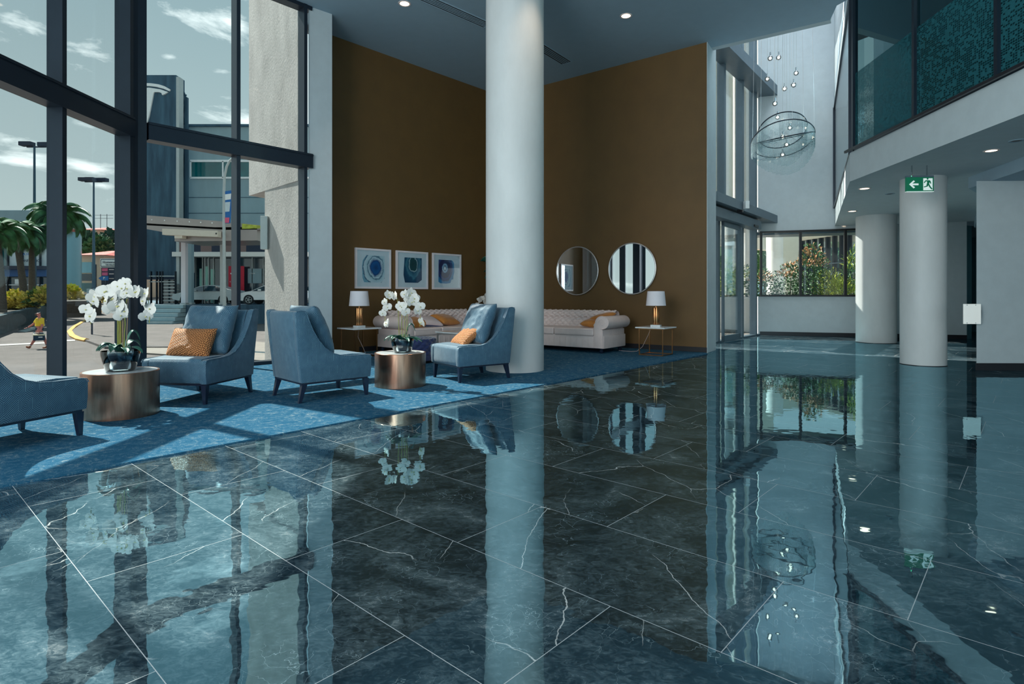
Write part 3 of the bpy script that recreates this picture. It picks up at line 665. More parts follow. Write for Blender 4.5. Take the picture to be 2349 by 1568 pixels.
# ------------------------------------------------------------------ exit signs
GM, WM = MAT['sign_green'], MAT['sign_white']
def running_man(mb, T, s):
    def poly(pts): mb.prism([(x*s, y*s) for x, y in pts], .0, .002, T)
    poly([(-.03+.06*math.cos(a*PI/4), .36+.06*math.sin(a*PI/4)) for a in range(8)])
    poly([(-.13, .27), (.10, .27), (.16, .20), (.20, .06), (.14, .04), (.10, .16), (.06, .02), (-.08, -.02), (-.06, .18), (-.14, .20), (-.22, .08), (-.27, .11), (-.19, .25)])
    poly([(-.09, .02), (.05, .02), (-.03, -.14), (-.26, -.20), (-.27, -.14), (-.10, -.09)])
    poly([(-.02, .02), (.07, .02), (.16, -.14), (.28, -.30), (.22, -.34), (.08, -.18)])
e = thing('exit_sign', 'green hanging exit sign with white arrow and running man', 'exit sign', (5.60, 8.0, 0), -.05)
E2 = Matrix.Translation((0, 0, 2.577)) @ Matrix.Rotation(PI/2, 4, 'X')
MB().box(-.18, .18, -.02, .02, 2.48, 2.675, None, .003).build('sign_box', GM, e)
MB().box(-.18, .18, -.022, .022, 2.675, 2.70, None, .002).build('top_bar', MAT['frame_grey'], e)
MB().box(-.18, .18, -.0215, .0215, 2.474, 2.482).build('bottom_edge', WM, e)
for x_ in (-.1, .1): MB().bar((x_, 0, 2.70), (x_, 0, 2.84), .012).build('suspension_rod', MAT['chrome'], e)
A = Matrix.Translation((-.09, -.021, 2.577)) @ Matrix.Rotation(PI/2, 4, 'X')
MB().prism([(-.06, 0), (0, .055), (.018, .04), (-.018, .012), (.065, .012), (.065, -.012), (-.018, -.012), (.018, -.04), (0, -.055)], 0, .002, A).build('arrow', WM, e)
Bm = Matrix.Translation((.10, -.021, 2.577)) @ Matrix.Rotation(PI/2, 4, 'X')
MB().box(-.062, .062, -.082, .082, 0, .001, Bm).build('door_panel', WM, e)
mb = MB(); running_man(mb, Matrix.Translation((.10, -.023, 2.575)) @ Matrix.Rotation(PI/2, 4, 'X'), .21); mb.build('running_figure', GM, e)
MB().sphere((-.12, -.022, 2.69), .004, 1).build('charge_light', emis('green led', (.1, 1, .4, 1), 4), e)
ux = du(1664)
q = T3 @ Vector((ux, -.44, 2.97))
e = thing('exit_sign', 'small white box exit sign with green face above the entrance doors', 'exit sign', (q.x, q.y, 0), math.atan2(DB.y-DA.y, DB.x-DA.x)+.75)
MB().box(-.15, .15, -.03, .06, 3.0, 3.17, None, .006).build('sign_box', MAT['white_paint'], e)
MB().box(-.10, .13, -.034, -.03, 3.02, 3.15).build('green_face', GM, e)
MB().box(-.015, .04, -.037, -.034, 3.03, 3.14).build('figure', WM, e)
q = T3 @ Vector((du(1655), -.40, 2.93))
e = thing('security_camera', 'small dark camera under the beam over the entrance doors', 'camera', q, .8)
MB().box(-.03, .03, -.08, .05, -.03, .03, None, .01).build('body', MAT['black'], e)
MB().tube([(0, .04, .02), (0, .04, .05)], .01).build('bracket', MAT['black'], e)
# white panel on the wall edge at right
p = thing('white_panel', 'square white panel fixed by four studs at the edge of the right wall', 'sign', (6.46, 8.15, 0))
MB().box(-.135, .10, -.012, .012, .655, .935, None, .004).build('face', MAT['acrylic'], p)
MB().box(.05, .12, .0, .09, .74, .85).build('wall_bracket', MAT['alu'], p)
for x in (-.10, .02):
    for z in (.67, .92): MB().tube([(x, -.018, z), (x, .05, z)], .006).build('stud', MAT['chrome'], p)
# ------------------------------------------------------------------ furniture
def yaw_to(dx, dy): return math.atan2(dx, -dy)      # local front is -Y
def pillow(mb, w, h, d, mat, nu=22, nv=18, puff=.55, pinch=.06, seed=0, wr=.006):
    def fn(sgn):
        def f(u, v):
            a = u*2-1; b = v*2-1
            e = max(0, (1-abs(a)**3.2))**puff*max(0, (1-abs(b)**3.2))**puff
            x = a*w/2*(1-pinch*(1-abs(b)**2)*abs(a)**3); y = b*h/2*(1-pinch*(1-abs(a)**2)*abs(b)**3)
            z = sgn*e*d/2
            n = noise.noise(Vector((a*3+seed, b*3, sgn)))*wr*2*e + noise.noise(Vector((a*8+seed, b*7, sgn+3)))*wr*e
            return mat @ Vector((x, y, z+n))
        return f
    mb.grid(fn(1), nu, nv); mb.grid(fn(-1), nu, nv)
    bmesh.ops.remove_doubles(mb.bm, verts=mb.bm.verts, dist=.0004)
    return mb

# lounge chair: local origin on the floor, front = -Y
def make_chair():
    t = thing('lounge_chair', '', 'armchair', (0, 0, 0), 0, 'patterned blue lounge chairs')
    fab = MAT['fabric']
    prof_side = [(-.375, .205), (-.385, .30), (-.385, .405), (-.37, .43), (-.33, .437), (-.16, .438), (-.04, .447), (.05, .475), (.13, .53), (.20, .61), (.26, .71), (.30, .80), (.325, .87), (.345, .90), (.385, .905), (.43, .897), (.44, .88), (.425, .70), (.40, .45), (.37, .205)]
    for s in (-1, 1):
        x0, x1 = (.275, .345) if s > 0 else (-.345, -.275)
        mb = MB(); mb.prof(prof_side, x0, x1, 'x', bev=.012)
        # flare the wings outward toward the top of the back
        for v in mb.bm.verts: v.co.x += s*.02*max(0, (v.co.z-.45)/.45)
        mb.build('side_panel', fab, t, smooth=True, ang=50)
        mb = MB()
        pts = [Vector((s*(.343+.02*max(0, (z-.45)/.45)), y-.002, z+.001)) for (y, z) in prof_side[2:16]]
        mb.tube(pts, .0045, 6); mb.build('piping', fab, t, smooth=True)
    MB().prof([(-.37, .21), (-.38, .25), (-.38, .41), (-.355, .445), (-.20, .455), (0, .45), (.2, .44), (.24, .43), (.24, .21)], -.278, .278, 'x', bev=.012).build('seat', fab, t, smooth=True, ang=50)
    MB().prof([(.16, .42), (.235, .60), (.30, .80), (.335, .885), (.36, .9), (.42, .895), (.437, .875), (.42, .68), (.395, .42), (.372, .207), (.2, .207), (.16, .3)], -.285, .285, 'x', bev=.01).build('backrest', fab, t, smooth=True, ang=50)
    mb = MB(); pillow(mb, .56, .54, .20, Matrix.Translation((0, .11, .70)) @ Matrix.Rotation(math.radians(68), 4, 'X'), 26, 24, .42, .03, 2, .012)
    mb.build('back_cushion', fab, t, smooth=True, ang=80)
    MB().prof([(-.35, .188), (-.35, .208), (.36, .208), (.36, .188)], -.33, .33, 'x').build('base_rail', MAT['legs'], t)
    for sx in (-1, 1):
        for sy in (-1, 1):
            top = Vector((sx*.302, sy*.330 + (.0 if sy > 0 else -.008), .19)); bot = Vector((sx*.308, sy*.345+(.03 if sy > 0 else 0), .012))
            mb = MB(); r = bmesh.ops.create_cube(mb.bm, size=1)
            for v in r['verts']:
                c, w = (top, .052) if v.co.z > 0 else (bot, .028)
                v.co = Vector((c.x+v.co.x*w, c.y+v.co.y*w, c.z))
            mb.build('leg', MAT['legs'], t)
    return t
ch = make_chair()
def place(first, x, y, d, lab):
    r = yaw_to(*d)
    if first: ch.location = (x, y, 0); ch.rotation_euler = (0, 0, r); ch['label'] = lab; return ch
    return dup(ch, (x, y, 0), r, lab)
# front near corner etc. measured from leg feet
c2 = ((-2.93-3.43)/2, (5.56+6.34)/2); c3 = ((-2.454-1.53)/2, (6.095+6.095)/2+.0); c4 = ((-.989-.063)/2, (7.456+7.316)/2)
place(True, c2[0], c2[1], (-.16, -.98), 'blue patterned lounge chair facing forward with an orange braided cushion, beside the tall windows')
place(False, c3[0], c3[1], (.72, .69), 'blue patterned lounge chair seen from behind, back turned, with no cushion on its seat')
place(False, c4[0], c4[1], (-.81, -.59), 'blue patterned lounge chair nearest the big round column, holding a small orange cushion')
lc = place(False, -3.62, 4.10, (.30, .95), 'blue patterned lounge chair cut off by the left edge, beside the left metal drum table')
for k_ in kids(lc):
    if k_.name.startswith('back_cushion'): bpy.data.objects.remove(k_)
def cushion(name, lab, w, h, d, m, loc, rot, seed=1, back=None, group=None, wr=.004):
    t = thing(name, lab, 'cushion', loc, 0, group)
    T = Matrix.Rotation(rot[2], 4, 'Z') @ Matrix.Rotation(rot[0], 4, 'X') @ Matrix.Rotation(rot[1], 4, 'Y')
    mb = MB(); pillow(mb, w, h, d, Matrix.Identity(4), 26, 18, .5, .07, seed, wr); o = mb.build('cover', m, t, smooth=True, ang=80)
    o.matrix_basis = T
    return t
def on_chair(c, d, lx, ly, lz):
    r = yaw_to(*d); return Vector((c[0]+lx*math.cos(r)-ly*math.sin(r), c[1]+lx*math.sin(r)+ly*math.cos(r), lz)), r
p, r = on_chair(c2, (-.16, -.98), -.03, -.10, .575)
cushion('braided_cushion', 'orange chunky braided cushion leaning on the front-facing blue chair by the windows', .50, .32, .17, MAT['braid'], p, (math.radians(66), 0, r-.05), 3)
p, r = on_chair(c4, (-.81, -.59), -.02, -.06, .53)
cushion('braided_cushion', 'small orange ribbed cushion lying against the back of the chair beside the big column', .42, .34, .13, MAT['braid'], p, (math.radians(38), 0, r-.12), 5)

# brass drum tables
def drum(x, y, r, h, lab):
    t = thing('drum_table', lab, 'side table', (x, y, .012), 0, 'round brushed metal drum tables')
    MB().lathe([(r-.012, 0), (r, 0), (r, h-.004), (r-.004, h), (r-.014, h), (r-.014, h-.010), (0, h-.010)], 72).build('body', MAT['drum'], t, smooth=True)
    MB().lathe([(0, h-.012), (r-.016, h-.012), (r-.016, h-.001), (0, h-.001)], 72).build('glass_top', MAT['marble_top'], t, smooth=True)
    MB().lathe([(r-.02, -.008), (r-.006, -.008), (r-.006, .002), (r-.02, .002)], 64).build('base_ring', MAT['black'], t, smooth=True)
    return t
T1p = (-3.42, 5.09); T2p = (-1.295, 6.75)
drum(*T1p, .292, .385, 'brushed metal drum table at left, carrying the orchid in front of the window post')
drum(*T2p, .292, .385, 'brushed metal drum table in the middle, between the chair seen from behind and the sofa')

# chesterfield sofas; local x along, back = +Y, origin floor centre
def make_sofa(L, lab, ncush):
    t = thing('chesterfield_sofa', lab, 'sofa', (0, 0, 0), 0, 'cream chesterfield sofas')
    lea = MAT['sofa']; D = .95; hb = D/2; aw = .26
    MB().box(-L/2+.06, L/2-.06, -hb+.06, hb-.03, .085, .32, None, .02).build('base', lea, t, smooth=True)
    n = int((L-2*aw)/.115)
    mb = MB()
    for i in range(1, n):
        x = -L/2+aw+(L-2*aw)*i/n; mb.box(x-.004, x+.004, -hb+.052, -hb+.062, .10, .27)
    o = mb.build('front_pleats', lea, t); o['kind'] = 'stuff'
    iw = L-2*aw
    for k in range(ncush):
        x0 = -iw/2+iw*k/ncush; x1 = x0+iw/ncush
        MB().box(x0+.005, x1-.005, -hb+.03, hb-.26, .305, .445, None, .035, 4).build('seat_cushion', lea, t, smooth=True, ang=60)
        MB().box(x0+.01, x1-.01, -hb+.026, -hb+.034, .415, .421).build('seam', lea, t)
    # tufted back: u across, v along a profile that climbs and rolls backwards
    prof_b = []
    for k in range(10): prof_b.append((hb-.26+.09*k/10+.0, .40+.22*k/10))
    cy, cz, rr = hb-.10, .66, .105
    for k in range(17):
        a = math.radians(205-260*k/16); prof_b.append((cy+rr*math.cos(a), cz+rr*math.sin(a)))
    prof_b += [(hb-.06, .50), (hb-.05, .30), (hb-.05, .10)]
    P = len(prof_b)-1
    cu = .135; cv = .11
    acc = [0]
    for a, b in zip(prof_b, prof_b[1:]): acc.append(acc[-1]+math.dist(a, b))
    nu = int(iw/.0135)
    def bk(u, v):
        k = min(P-1, int(v*P)); f = v*P-k
        y = prof_b[k][0]*(1-f)+prof_b[k+1][0]*f; z = prof_b[k][1]*(1-f)+prof_b[k+1][1]*f; s_ = acc[k]*(1-f)+acc[k+1]*f
        dy = prof_b[k+1][0]-prof_b[k][0]; dz = prof_b[k+1][1]-prof_b[k][1]; l = math.hypot(dy, dz)
        ny, nz = -dz/l, dy/l
        x = -iw/2-.05+(iw+.1)*u
        A = (x/cu+s_/cv)*PI; B = (x/cu-s_/cv)*PI
        tuft = (abs(math.sin(A/1))*abs(math.sin(B/1)))**.45
        env = max(0, min(1, (.58-s_)/.12)) if s_ > .46 else 1
        d = (-.030*(1-tuft))*env
        return Vector((x, y+ny*d, z+nz*d))
    mb = MB(); mb.grid(bk, nu, 4*P); mb.build('tufted_back', lea, t, smooth=True, ang=180)
    # buttons on the diamond crossings that face the room
    for r_ in range(1, 5):
        s_ = r_*cv
        off = 0
        k = next(i for i in range(P) if acc[i+1] >= s_); f = (s_-acc[k])/(acc[k+1]-acc[k])
        y = prof_b[k][0]*(1-f)+prof_b[k+1][0]*f; z = prof_b[k][1]*(1-f)+prof_b[k+1][1]*f
        dy = prof_b[k+1][0]-prof_b[k][0]; dz = prof_b[k+1][1]-prof_b[k][1]; l = math.hypot(dy, dz)
        y += dz/l*.024; z += -dy/l*.024
        m_ = int(iw/2/cu)
        for i in range(-m_, m_+1):
            MB().sphere((i*cu, y, z), .0085, 1).build('button', lea, t, smooth=True)
    # rolled arms
    for s in (-1, 1):
        cxa, cza, ra = s*(L/2-.09), .555, .115
        pr = [(s*(L/2-.26), .09), (s*(L/2-.26), .50)]
        for k in range(25):
            a = math.radians(180-285*k/24) if s > 0 else math.radians(0+285*k/24)
            pr.append((cxa+ra*math.cos(a)*1.15, cza+ra*math.sin(a)))
        pr += [(s*(L/2-.08), .42), (s*(L/2-.075), .09)]
        mb = MB(); mb.prof(pr, -hb+.04, hb-.05, 'y', bev=.008); mb.build('arm', lea, t, smooth=True, ang=35)
        mb = MB()   # scroll piping on the arm front
        pts = [Vector((x+(0), -hb+.036, z)) for x, z in pr[1:]]
        mb.tube(pts, .007, 6); mb.build('arm_piping', lea, t, smooth=True)
        mb = MB(); mb.tube([Vector((cxa+ra*.62*math.cos(a)*(1-.12*i), -hb+.036, cza+ra*.62*math.sin(a)*(1-.12*i))) for i, a in [(j/3, (PI if s > 0 else 0)-s*j*.42) for j in range(13)]], .006, 6); mb.build('scroll', lea, t, smooth=True)
    for sx in (-1, 1):
        for sy in (-1, 1):
            MB().lathe([(0, 0), (.022, 0), (.036, .02), (.038, .045), (.024, .06), (.03, .09), (0, .09)], 16, sx*(L/2-.14), sy*(hb-.11)).build('foot', MAT['legs'], t, smooth=True)
    return t
s1 = make_sofa(2.24, 'cream tufted chesterfield sofa under the two round mirrors', 2)
# right sofa: back right (2.22,11.2) front right (1.66,10.3)
dv = Vector((-.797, .605)); nv = Vector((.605, .797))
ctr = Vector((1.66, 10.33))+nv*.475+dv*1.12
s1.location = (ctr.x, ctr.y, .012); s1.rotation_euler = (0, 0, math.atan2(-.605, .797))
s2 = make_sofa(2.45, 'cream tufted chesterfield sofa under the three framed agate prints', 3)
dl = Vector((.685, .728)); nl = Vector((.728, -.685))
c_ = Vector((-2.60, 10.9))+dl*1.225+nl*.475
s2.location = (c_.x, c_.y, .012); s2.rotation_euler = (0, 0, math.atan2(.728, .685))
def on_sofa(ctr, ax, back, u, v): q = ctr+ax*u+back*v; return q
# cushions on the right sofa
bx = Vector((.797, -.605))
q = ctr+bx*.66+nv*(-.02); cushion('gold_cushion', 'brown gold cushion lying lower against the arm of the mirror-wall sofa', .46, .40, .15, MAT['mustard'], (q.x, q.y, .535), (.12, .05, math.atan2(-.605, .797)+.1), 7)
q = ctr+bx*.74+nv*(.08); cushion('gold_cushion', 'brown gold cushion lying on top of another at the arm of the mirror-wall sofa', .44, .38, .13, MAT['mustard'], (q.x, q.y, .645), (.16, -.22, math.atan2(-.605, .797)-.3), 9)
a2 = math.atan2(.728, .685)
for (u, v, z, m, lab, rt, w, sd) in [(-.64, .0, .535, 'mustard', 'mustard cushion half hidden behind the orchid on the agate-wall sofa', (.25, -.2, a2+.2), .44, 11),
                                     (-.30, .0, .555, 'pale_cushion', 'pale cushion with a navy underside lying on the agate-wall sofa', (.3, .1, a2-.15), .48, 12),
                                     (.18, .06, .575, 'mustard', 'mustard cushion lying at the middle of the agate-wall sofa', (.35, .05, a2+.1), .50, 13)]:
    q = c_+dl*u+(-nl)*v
    cu_ = cushion('pale_cushion' if m == 'pale_cushion' else 'mustard_cushion', lab, w, .42, .16, MAT[m], (q.x, q.y, z), rt, sd)
    if m == 'pale_cushion':
        mb = MB(); pillow(mb, w*.985, .414, .145, Matrix.Translation((0, 0, -.014)), 20, 14, .5, .07, sd, .003)
        o = mb.build('underside', MAT['navy'], cu_, smooth=True, ang=80, label='navy underside'); o.matrix_basis = kids(cu_)[0].matrix_basis

# tufted ottoman
ot = thing('tufted_ottoman', 'round navy blue tufted ottoman between the middle drum table and the sofa', 'ottoman', (-1.5, 9.15, .012))
def ott(u, v):
    a = u*2*PI; R = .31; H = .395
    if v < .62: z = .04+(H-.06)*v/.62; r = R+.01*math.sin(v/.62*PI)
    else:
        w = (v-.62)/.38; z = H-.02+.02*math.sin(min(1, w*2)*PI/2); r = R*(1-w)+.001
    if v >= .12 and v < .62:
        A = (a*8/(2*PI)*2+z/.10)*PI/1; B = (a*8/(2*PI)*2-z/.10)*PI
        r -= .024*(1-(abs(math.sin(A))*abs(math.sin(B)))**.45)
    elif v >= .62:
        x_, y_ = r*math.cos(a), r*math.sin(a); A = (x_/.11+y_/.11)*PI; B = (x_/.11-y_/.11)*PI
        z -= .02*(1-(abs(math.sin(A/1))*abs(math.sin(B)))**.45)*min(1, (1-w)*0+1)
    return Vector((r*math.cos(a), r*math.sin(a), z))
mb = MB(); mb.grid(ott, 96, 60, closed_u=True); bmesh.ops.remove_doubles(mb.bm, verts=mb.bm.verts, dist=.002); mb.build('upholstery', MAT['navy'], ot, smooth=True, ang=180)
MB().lathe([(0, 0), (.28, 0), (.29, .045), (0, .045)], 40).build('plinth', MAT['black'], ot, smooth=True)

# coffee table
ct = thing('coffee_table', 'low marble-topped coffee table with a thin metal frame in front of the far sofa', 'coffee table', (-.72, 10.15, .012), a2)
MB().box(-.55, .55, -.30, .30, .405, .43, None, .004).build('top', MAT['marble_top'], ct)
fr = MB()
for sx in (-1, 1):
    for sy in (-1, 1):
        MB().box(sx*.52-.011, sx*.52+.011, sy*.27-.011, sy*.27+.011, 0, .405).build('leg', MAT['silver'], ct)
for sy in (-1, 1): fr.box(-.52, .52, sy*.27-.010, sy*.27+.010, .16, .18).box(-.52, .52, sy*.27-.010, sy*.27+.010, .385, .405)
for sx in (-1, 1): fr.box(sx*.52-.010, sx*.52+.010, -.27, .27, .16, .18).box(sx*.52-.010, sx*.52+.010, -.27, .27, .385, .405)
fr.build('frame', MAT['silver'], ct)

# end tables and lamps
def end_table(x, y, rz, lab, s=.43, h=.47, m='brass'):
    t = thing('end_table', lab, 'side table', (x, y, .012), rz, 'square marble-topped end tables')
    MB().box(-s/2-.055, s/2+.055, -s/2-.055, s/2+.055, h, h+.022, None, .003).build('top', MAT['marble_top'], t)
    mb = MB(); a = s/2; w = .008
    for sx in (-1, 1):
        for sy in (-1, 1): MB().box(sx*a-w, sx*a+w, sy*a-w, sy*a+w, 0, h).build('leg', MAT[m], t)
    for s_ in (-1, 1):
        for z in (.008, h-.008):
            mb.box(-a, a, s_*a-w, s_*a+w, z-w, z+w).box(s_*a-w, s_*a+w, -a, a, z-w, z+w)
    mb.build('frame', MAT[m], t)
    return t
def lamp(x, y, z, rz, lab, first=None):
    if first: return dup(first, (x, y, z), rz, lab)
    t = thing('table_lamp', lab, 'lamp', (x, y, z), rz, 'brass table lamps with white shades')
    MB().box(-.085, .085, -.06, .06, 0, .035, None, .003).build('marble_base', MAT['marble_top'], t)
    mb = MB()
    for k in range(5):
        a = k*2*PI/5+.3; MB().lathe([(0, .035), (.024, .035), (.026, .04), (.026, .335), (.024, .34), (0, .34)], 20, .033*math.cos(a), .030*math.sin(a)).build('brass_tube', MAT['brass'], t, smooth=True)
    MB().lathe([(0, .33), (.012, .33), (.010, .40), (0, .40)], 12).build('neck', MAT['brass'], t, smooth=True)
    MB().lathe([(.172, .375), (.148, .625), (.146, .625), (.170, .375)], 48).build('shade', MAT['shade'], t, smooth=True)
    MB().lathe([(.173, .372), (.174, .380), (.171, .380)], 48).build('shade_trim', MAT['shade'], t, smooth=True)
    MB().sphere((0, 0, .47), .03, 2, (1, 1, 1.3)).build('bulb', MAT['sofa'], t, smooth=True)
    mb = MB()
    for k in range(3): mb.bar((0, 0, .40), (.168*math.cos(k*2*PI/3), .168*math.sin(k*2*PI/3), .40), .003)
    mb.build('shade_spider', MAT['brass'], t)
    return t
rr_ = math.atan2(-.605, .797)
end_table(2.54, 10.27, rr_, 'square end table with thin brass legs right of the mirror-wall sofa')
end_table(-2.63, 10.02, a2, 'square end table with a white top at the left end of the agate-wall sofa')
l1 = lamp(2.54, 10.27, .504, rr_+.2, 'brass column lamp with white shade on the end table right of the mirror-wall sofa')
lamp(-2.63, 10.02, .504, a2, 'brass column lamp with white shade below the leftmost agate print', l1)
end_table(-.42, 12.72, a2, 'small table in the corner behind the column, mostly hidden by the far chair', s=.36)
lamp(-.28, 12.60, .504, 0, 'lamp in the corner behind the big column, its shade seen in the left round mirror', l1)
def cord(pts, lab):
    MB().tube(pts, .003, 6).build('lamp_cord', MAT['pale_cushion'], None, smooth=True, label=lab, cat='cord')
cord([(2.50, 10.42, .5), (2.46, 10.5, .35), (2.38, 10.62, .12), (2.30, 10.72, .03), (2.22, 10.78, .018), (2.1, 10.9, .018), (2.02, 11.0, .018)], 'thin pale lamp cord trailing behind the brass-legged end table')
cord([(-2.66, 10.12, .5), (-2.70, 10.2, .33), (-2.62, 10.3, .10), (-2.6, 10.36, .018), (-2.4, 10.3, .018), (-2.3, 10.36, .018)], 'thin pale lamp cord hanging under the end table by the agate prints')

# mirrors and pictures
MAT['pic_glass'] = glassmat('picture glass', (.96, .98, .99, 1), .35, base=.01)
def wallpt_l(px):
    x = (px-CX)/F; Y = 13.856/(1-1.0655*x); return Vector((x*Y, Y))
def wallpt_r(px):
    x = (px-CX)/F; Y = 13.415/(1+.759*x); return Vector((x*Y, Y))
for px, py, lab, nx in [(1325, 621, 'round silver-framed mirror nearest the big column', 0), (1450.5, 616, 'round silver-framed mirror above the right lamp, showing the bright windows', 1)]:
    q = wallpt_r(px); z = EYE+(HY-py)/F*q.y
    t = thing('round_mirror', lab, 'mirror', (q.x-.605*.03, q.y-.797*.03, z), rr_, 'round wall mirrors')
    R_ = Matrix.Rotation(PI/2, 4, 'X')
    MB().torus(.507, .014, R_, 96, 10).build('rim', MAT['silver'], t, smooth=True)
    MB().lathe([(0, -.004), (.503, -.004), (.503, .02), (0, .02)], 96, 0, 0, Matrix.Rotation(-PI/2, 4, 'X')).build('mirror_glass', MAT['mirror'], t)
for i, (pa, pb, lab) in enumerate([(813, 894.5, 'white framed blue agate print nearest the windows, a ringed oval'), (907, 979.5, 'white framed teal agate print in the middle of the three, with pale jagged veins'), (990.5, 1055.5, 'white framed agate print nearest the column, with a small white core')]):
    A_ = wallpt_l(pa); B_ = wallpt_l(pb); m_ = (A_+B_)/2; w = (B_-A_).length; zt, zb = 1.94, 1.185
    n2 = Vector((.728, -.685))
    t = thing('framed_print', lab, 'picture', (m_.x+n2.x*.022, m_.y+n2.y*.022, (zt+zb)/2), a2, 'framed agate prints')
    h = (zt-zb)/2; w2 = w/2; fw = .035
    MB().box(-w2, w2, -.018, .02, h-fw, h).box(-w2, w2, -.018, .02, -h, -h+fw).box(-w2, -w2+fw, -.018, .02, -h+fw, h-fw).box(w2-fw, w2, -.018, .02, -h+fw, h-fw).build('frame', MAT['picframe'], t)
    MB().box(-w2+fw, w2-fw, -.002, .018, -h+fw, h-fw).build('mount', MAT['mount'], t)
    shp = [[(-.15, .25), (.25, .25), (.25, -.18), (.18, -.26), (-.20, -.26), (-.235, -.18), (-.245, .05), (-.23, .15)],
           [(-.19, .25), (.235, .25), (.235, -.19), (.14, -.25), (-.18, -.25), (-.215, -.1), (-.21, .0), (-.20, .12)],
           [(-.23, .245), (.13, .245), (.16, .22), (.19, .19), (.20, .0), (.175, -.10), (.17, -.16), (.12, -.17), (.09, -.24), (-.02, -.255), (-.18, -.25), (-.235, -.22)]][i]
    MB().prof(shp, -.006, -.002, 'y').build('agate', MAT['agate%d' % (i+1)], t)
    MB().box(-w2+fw, w2-fw, -.0125, -.011, -h+fw, h-fw).build('glazing', MAT['pic_glass'], t)

# orchids
def petal_mesh():
    mb = MB()
    def pet(ang, L, Wd, lift, cup):
        n = 5
        def f(u, v):
            s = v; w = Wd*math.sin(PI*min(1, .08+s*.86))**.7*(u-.5)
            x = w; y = s*L; z = lift*s + cup*(abs(u-.5)*2)**2*.3*L
            c, s_ = math.cos(ang), math.sin(ang)
            return Vector((x*c-y*s_, z, x*s_+y*c))
        mb.grid(f, 4, 5)
    for a in (PI/2*1.02, -PI/2*1.02): pet(a, .042, .052, -.004, .1)
    for a in (0, 2.45, -2.45): pet(a, .040, .030, .004, .1)
    return mb
def petals(): return petal_mesh().bm
FLm = petal_mesh().build('flower', MAT['petal'], None, smooth=True, solid=0, ang=180)
LIPm = MB().sphere((0, -.006, -.004), .0048, 1, (1, 1.2, 1)).build('lip', MAT['petal_eye'], None, smooth=True)
def orchid(x, y, z0, rz, stems, lab, pot_r=.14, pot_h=.165, leaves=9, leafL=.26, s=1.0, seed=0):
    rnd = random.Random(seed)
    t = thing('potted_orchid', lab, 'orchid', (x, y, z0), rz, None)
    rb = pot_r*.68
    MB().lathe([(0, 0), (rb, 0), (rb+.012, .01), (pot_r*.9, pot_h*.5), (pot_r, pot_h*.85), (pot_r*.985, pot_h), (pot_r*.965, pot_h), (pot_r*.97, pot_h*.85), (pot_r*.87, pot_h*.5), (rb, .018), (0, .014)], 40).build('glass_pot', MAT['bowl_glass'], t, smooth=True)
    MB().lathe([(0, .016), (rb-.004, .02), (pot_r*.84, pot_h*.5), (pot_r*.93, pot_h*.82), (0, pot_h*.9)], 28).build('potting_bark', MAT['moss'], t, smooth=True)
    for k in range(leaves):
        a = k*2*PI/leaves*1.0+rnd.uniform(-.3, .3); L = leafL*rnd.uniform(.7, 1.1); up = rnd.uniform(.03, .11); wd = rnd.uniform(.06, .085)
        if k == 1: up = .20; L *= .8
        def f(u, v):
            rr = .02+v*L*.8; zz = pot_h*.9+math.sin(v*2.3)*up - (v**2)*.05
            w = wd*math.sin(PI*min(1, .12+v*.88))**.6*(u-.5)
            return Vector((rr*math.cos(a)-w*math.sin(a), rr*math.sin(a)+w*math.cos(a), zz+abs(u-.5)*.03))
        mb = MB(); mb.grid(f, 4, 10); mb.build('leaf', MAT['leaf'], t, smooth=True, solid=.003, ang=180)
    for (lean, H, bend, side, nf, drop) in stems:
        # lean: base offset x; H: height of the top of arch; side: horizontal reach in x; drop
        pts = []
        for i in range(15):
            v = i/14
            if v < .6: q = v/.6; px_, pz_ = lean+bend*q*q*.4, pot_h*.85+(H-pot_h)*q
            else:
                q = (v-.6)/.4; px_ = lean+bend*.4+side*math.sin(q*PI/2*1.15); pz_ = pot_h*.85+(H-pot_h)+.055*math.sin(q*PI)-drop*q*q
            pts.append(Vector((px_, rnd.uniform(-.004, .004)+lean*.3*((v*3) % 1), pz_)))
        MB().tube(pts, [.0038]*9+[.0030]*6, 6).build('flower_stem', MAT['stem'], t, smooth=True)
        MB().tube([(lean+.012, .01, pot_h*.8), (lean+.012+bend*.3, .01, H*.92)], .003, 5).build('support_cane', MAT['cane'], t, smooth=True)
        for i in range(nf):
            v = .60+.40*(i+.5)/nf; k = min(13, int(v*14)); f_ = v*14-k; p_ = pts[k].lerp(pts[k+1], f_)
            o = FLm.copy(); C.objects.link(o); o.parent = t
            sgn = 1 if i % 2 else -1
            sc_ = rnd.uniform(.95, 1.25)*s
            o.matrix_basis = Matrix.Translation(p_+Vector((sgn*.022, -.02-.01*rnd.random(), rnd.uniform(-.02, .02)))) @ Matrix.Rotation(rnd.uniform(-.9, .9)-rz+.0, 4, 'Z') @ Matrix.Rotation(rnd.uniform(-.35, .35), 4, 'X') @ Matrix.Rotation(rnd.uniform(-.5, .5), 4, 'Y') @ Matrix.Diagonal((sc_, sc_, sc_, 1))
            l_ = LIPm.copy(); C.objects.link(l_); l_.parent = o
    return t
orchid(T1p[0]+.01, T1p[1]-.02, .398, 0, [(-.02, .69, -.04, -.23, 6, .26), (.0, .73, .02, .05, 5, .07), (.03, .70, .06, .20, 7, .26), (.0, .56, .0, .04, 5, .10), (-.01, .63, -.02, -.07, 4, .1)],
       'white orchid in a glass bowl on the left metal drum table', .148, .175, 9, .27, 1.38, 3)
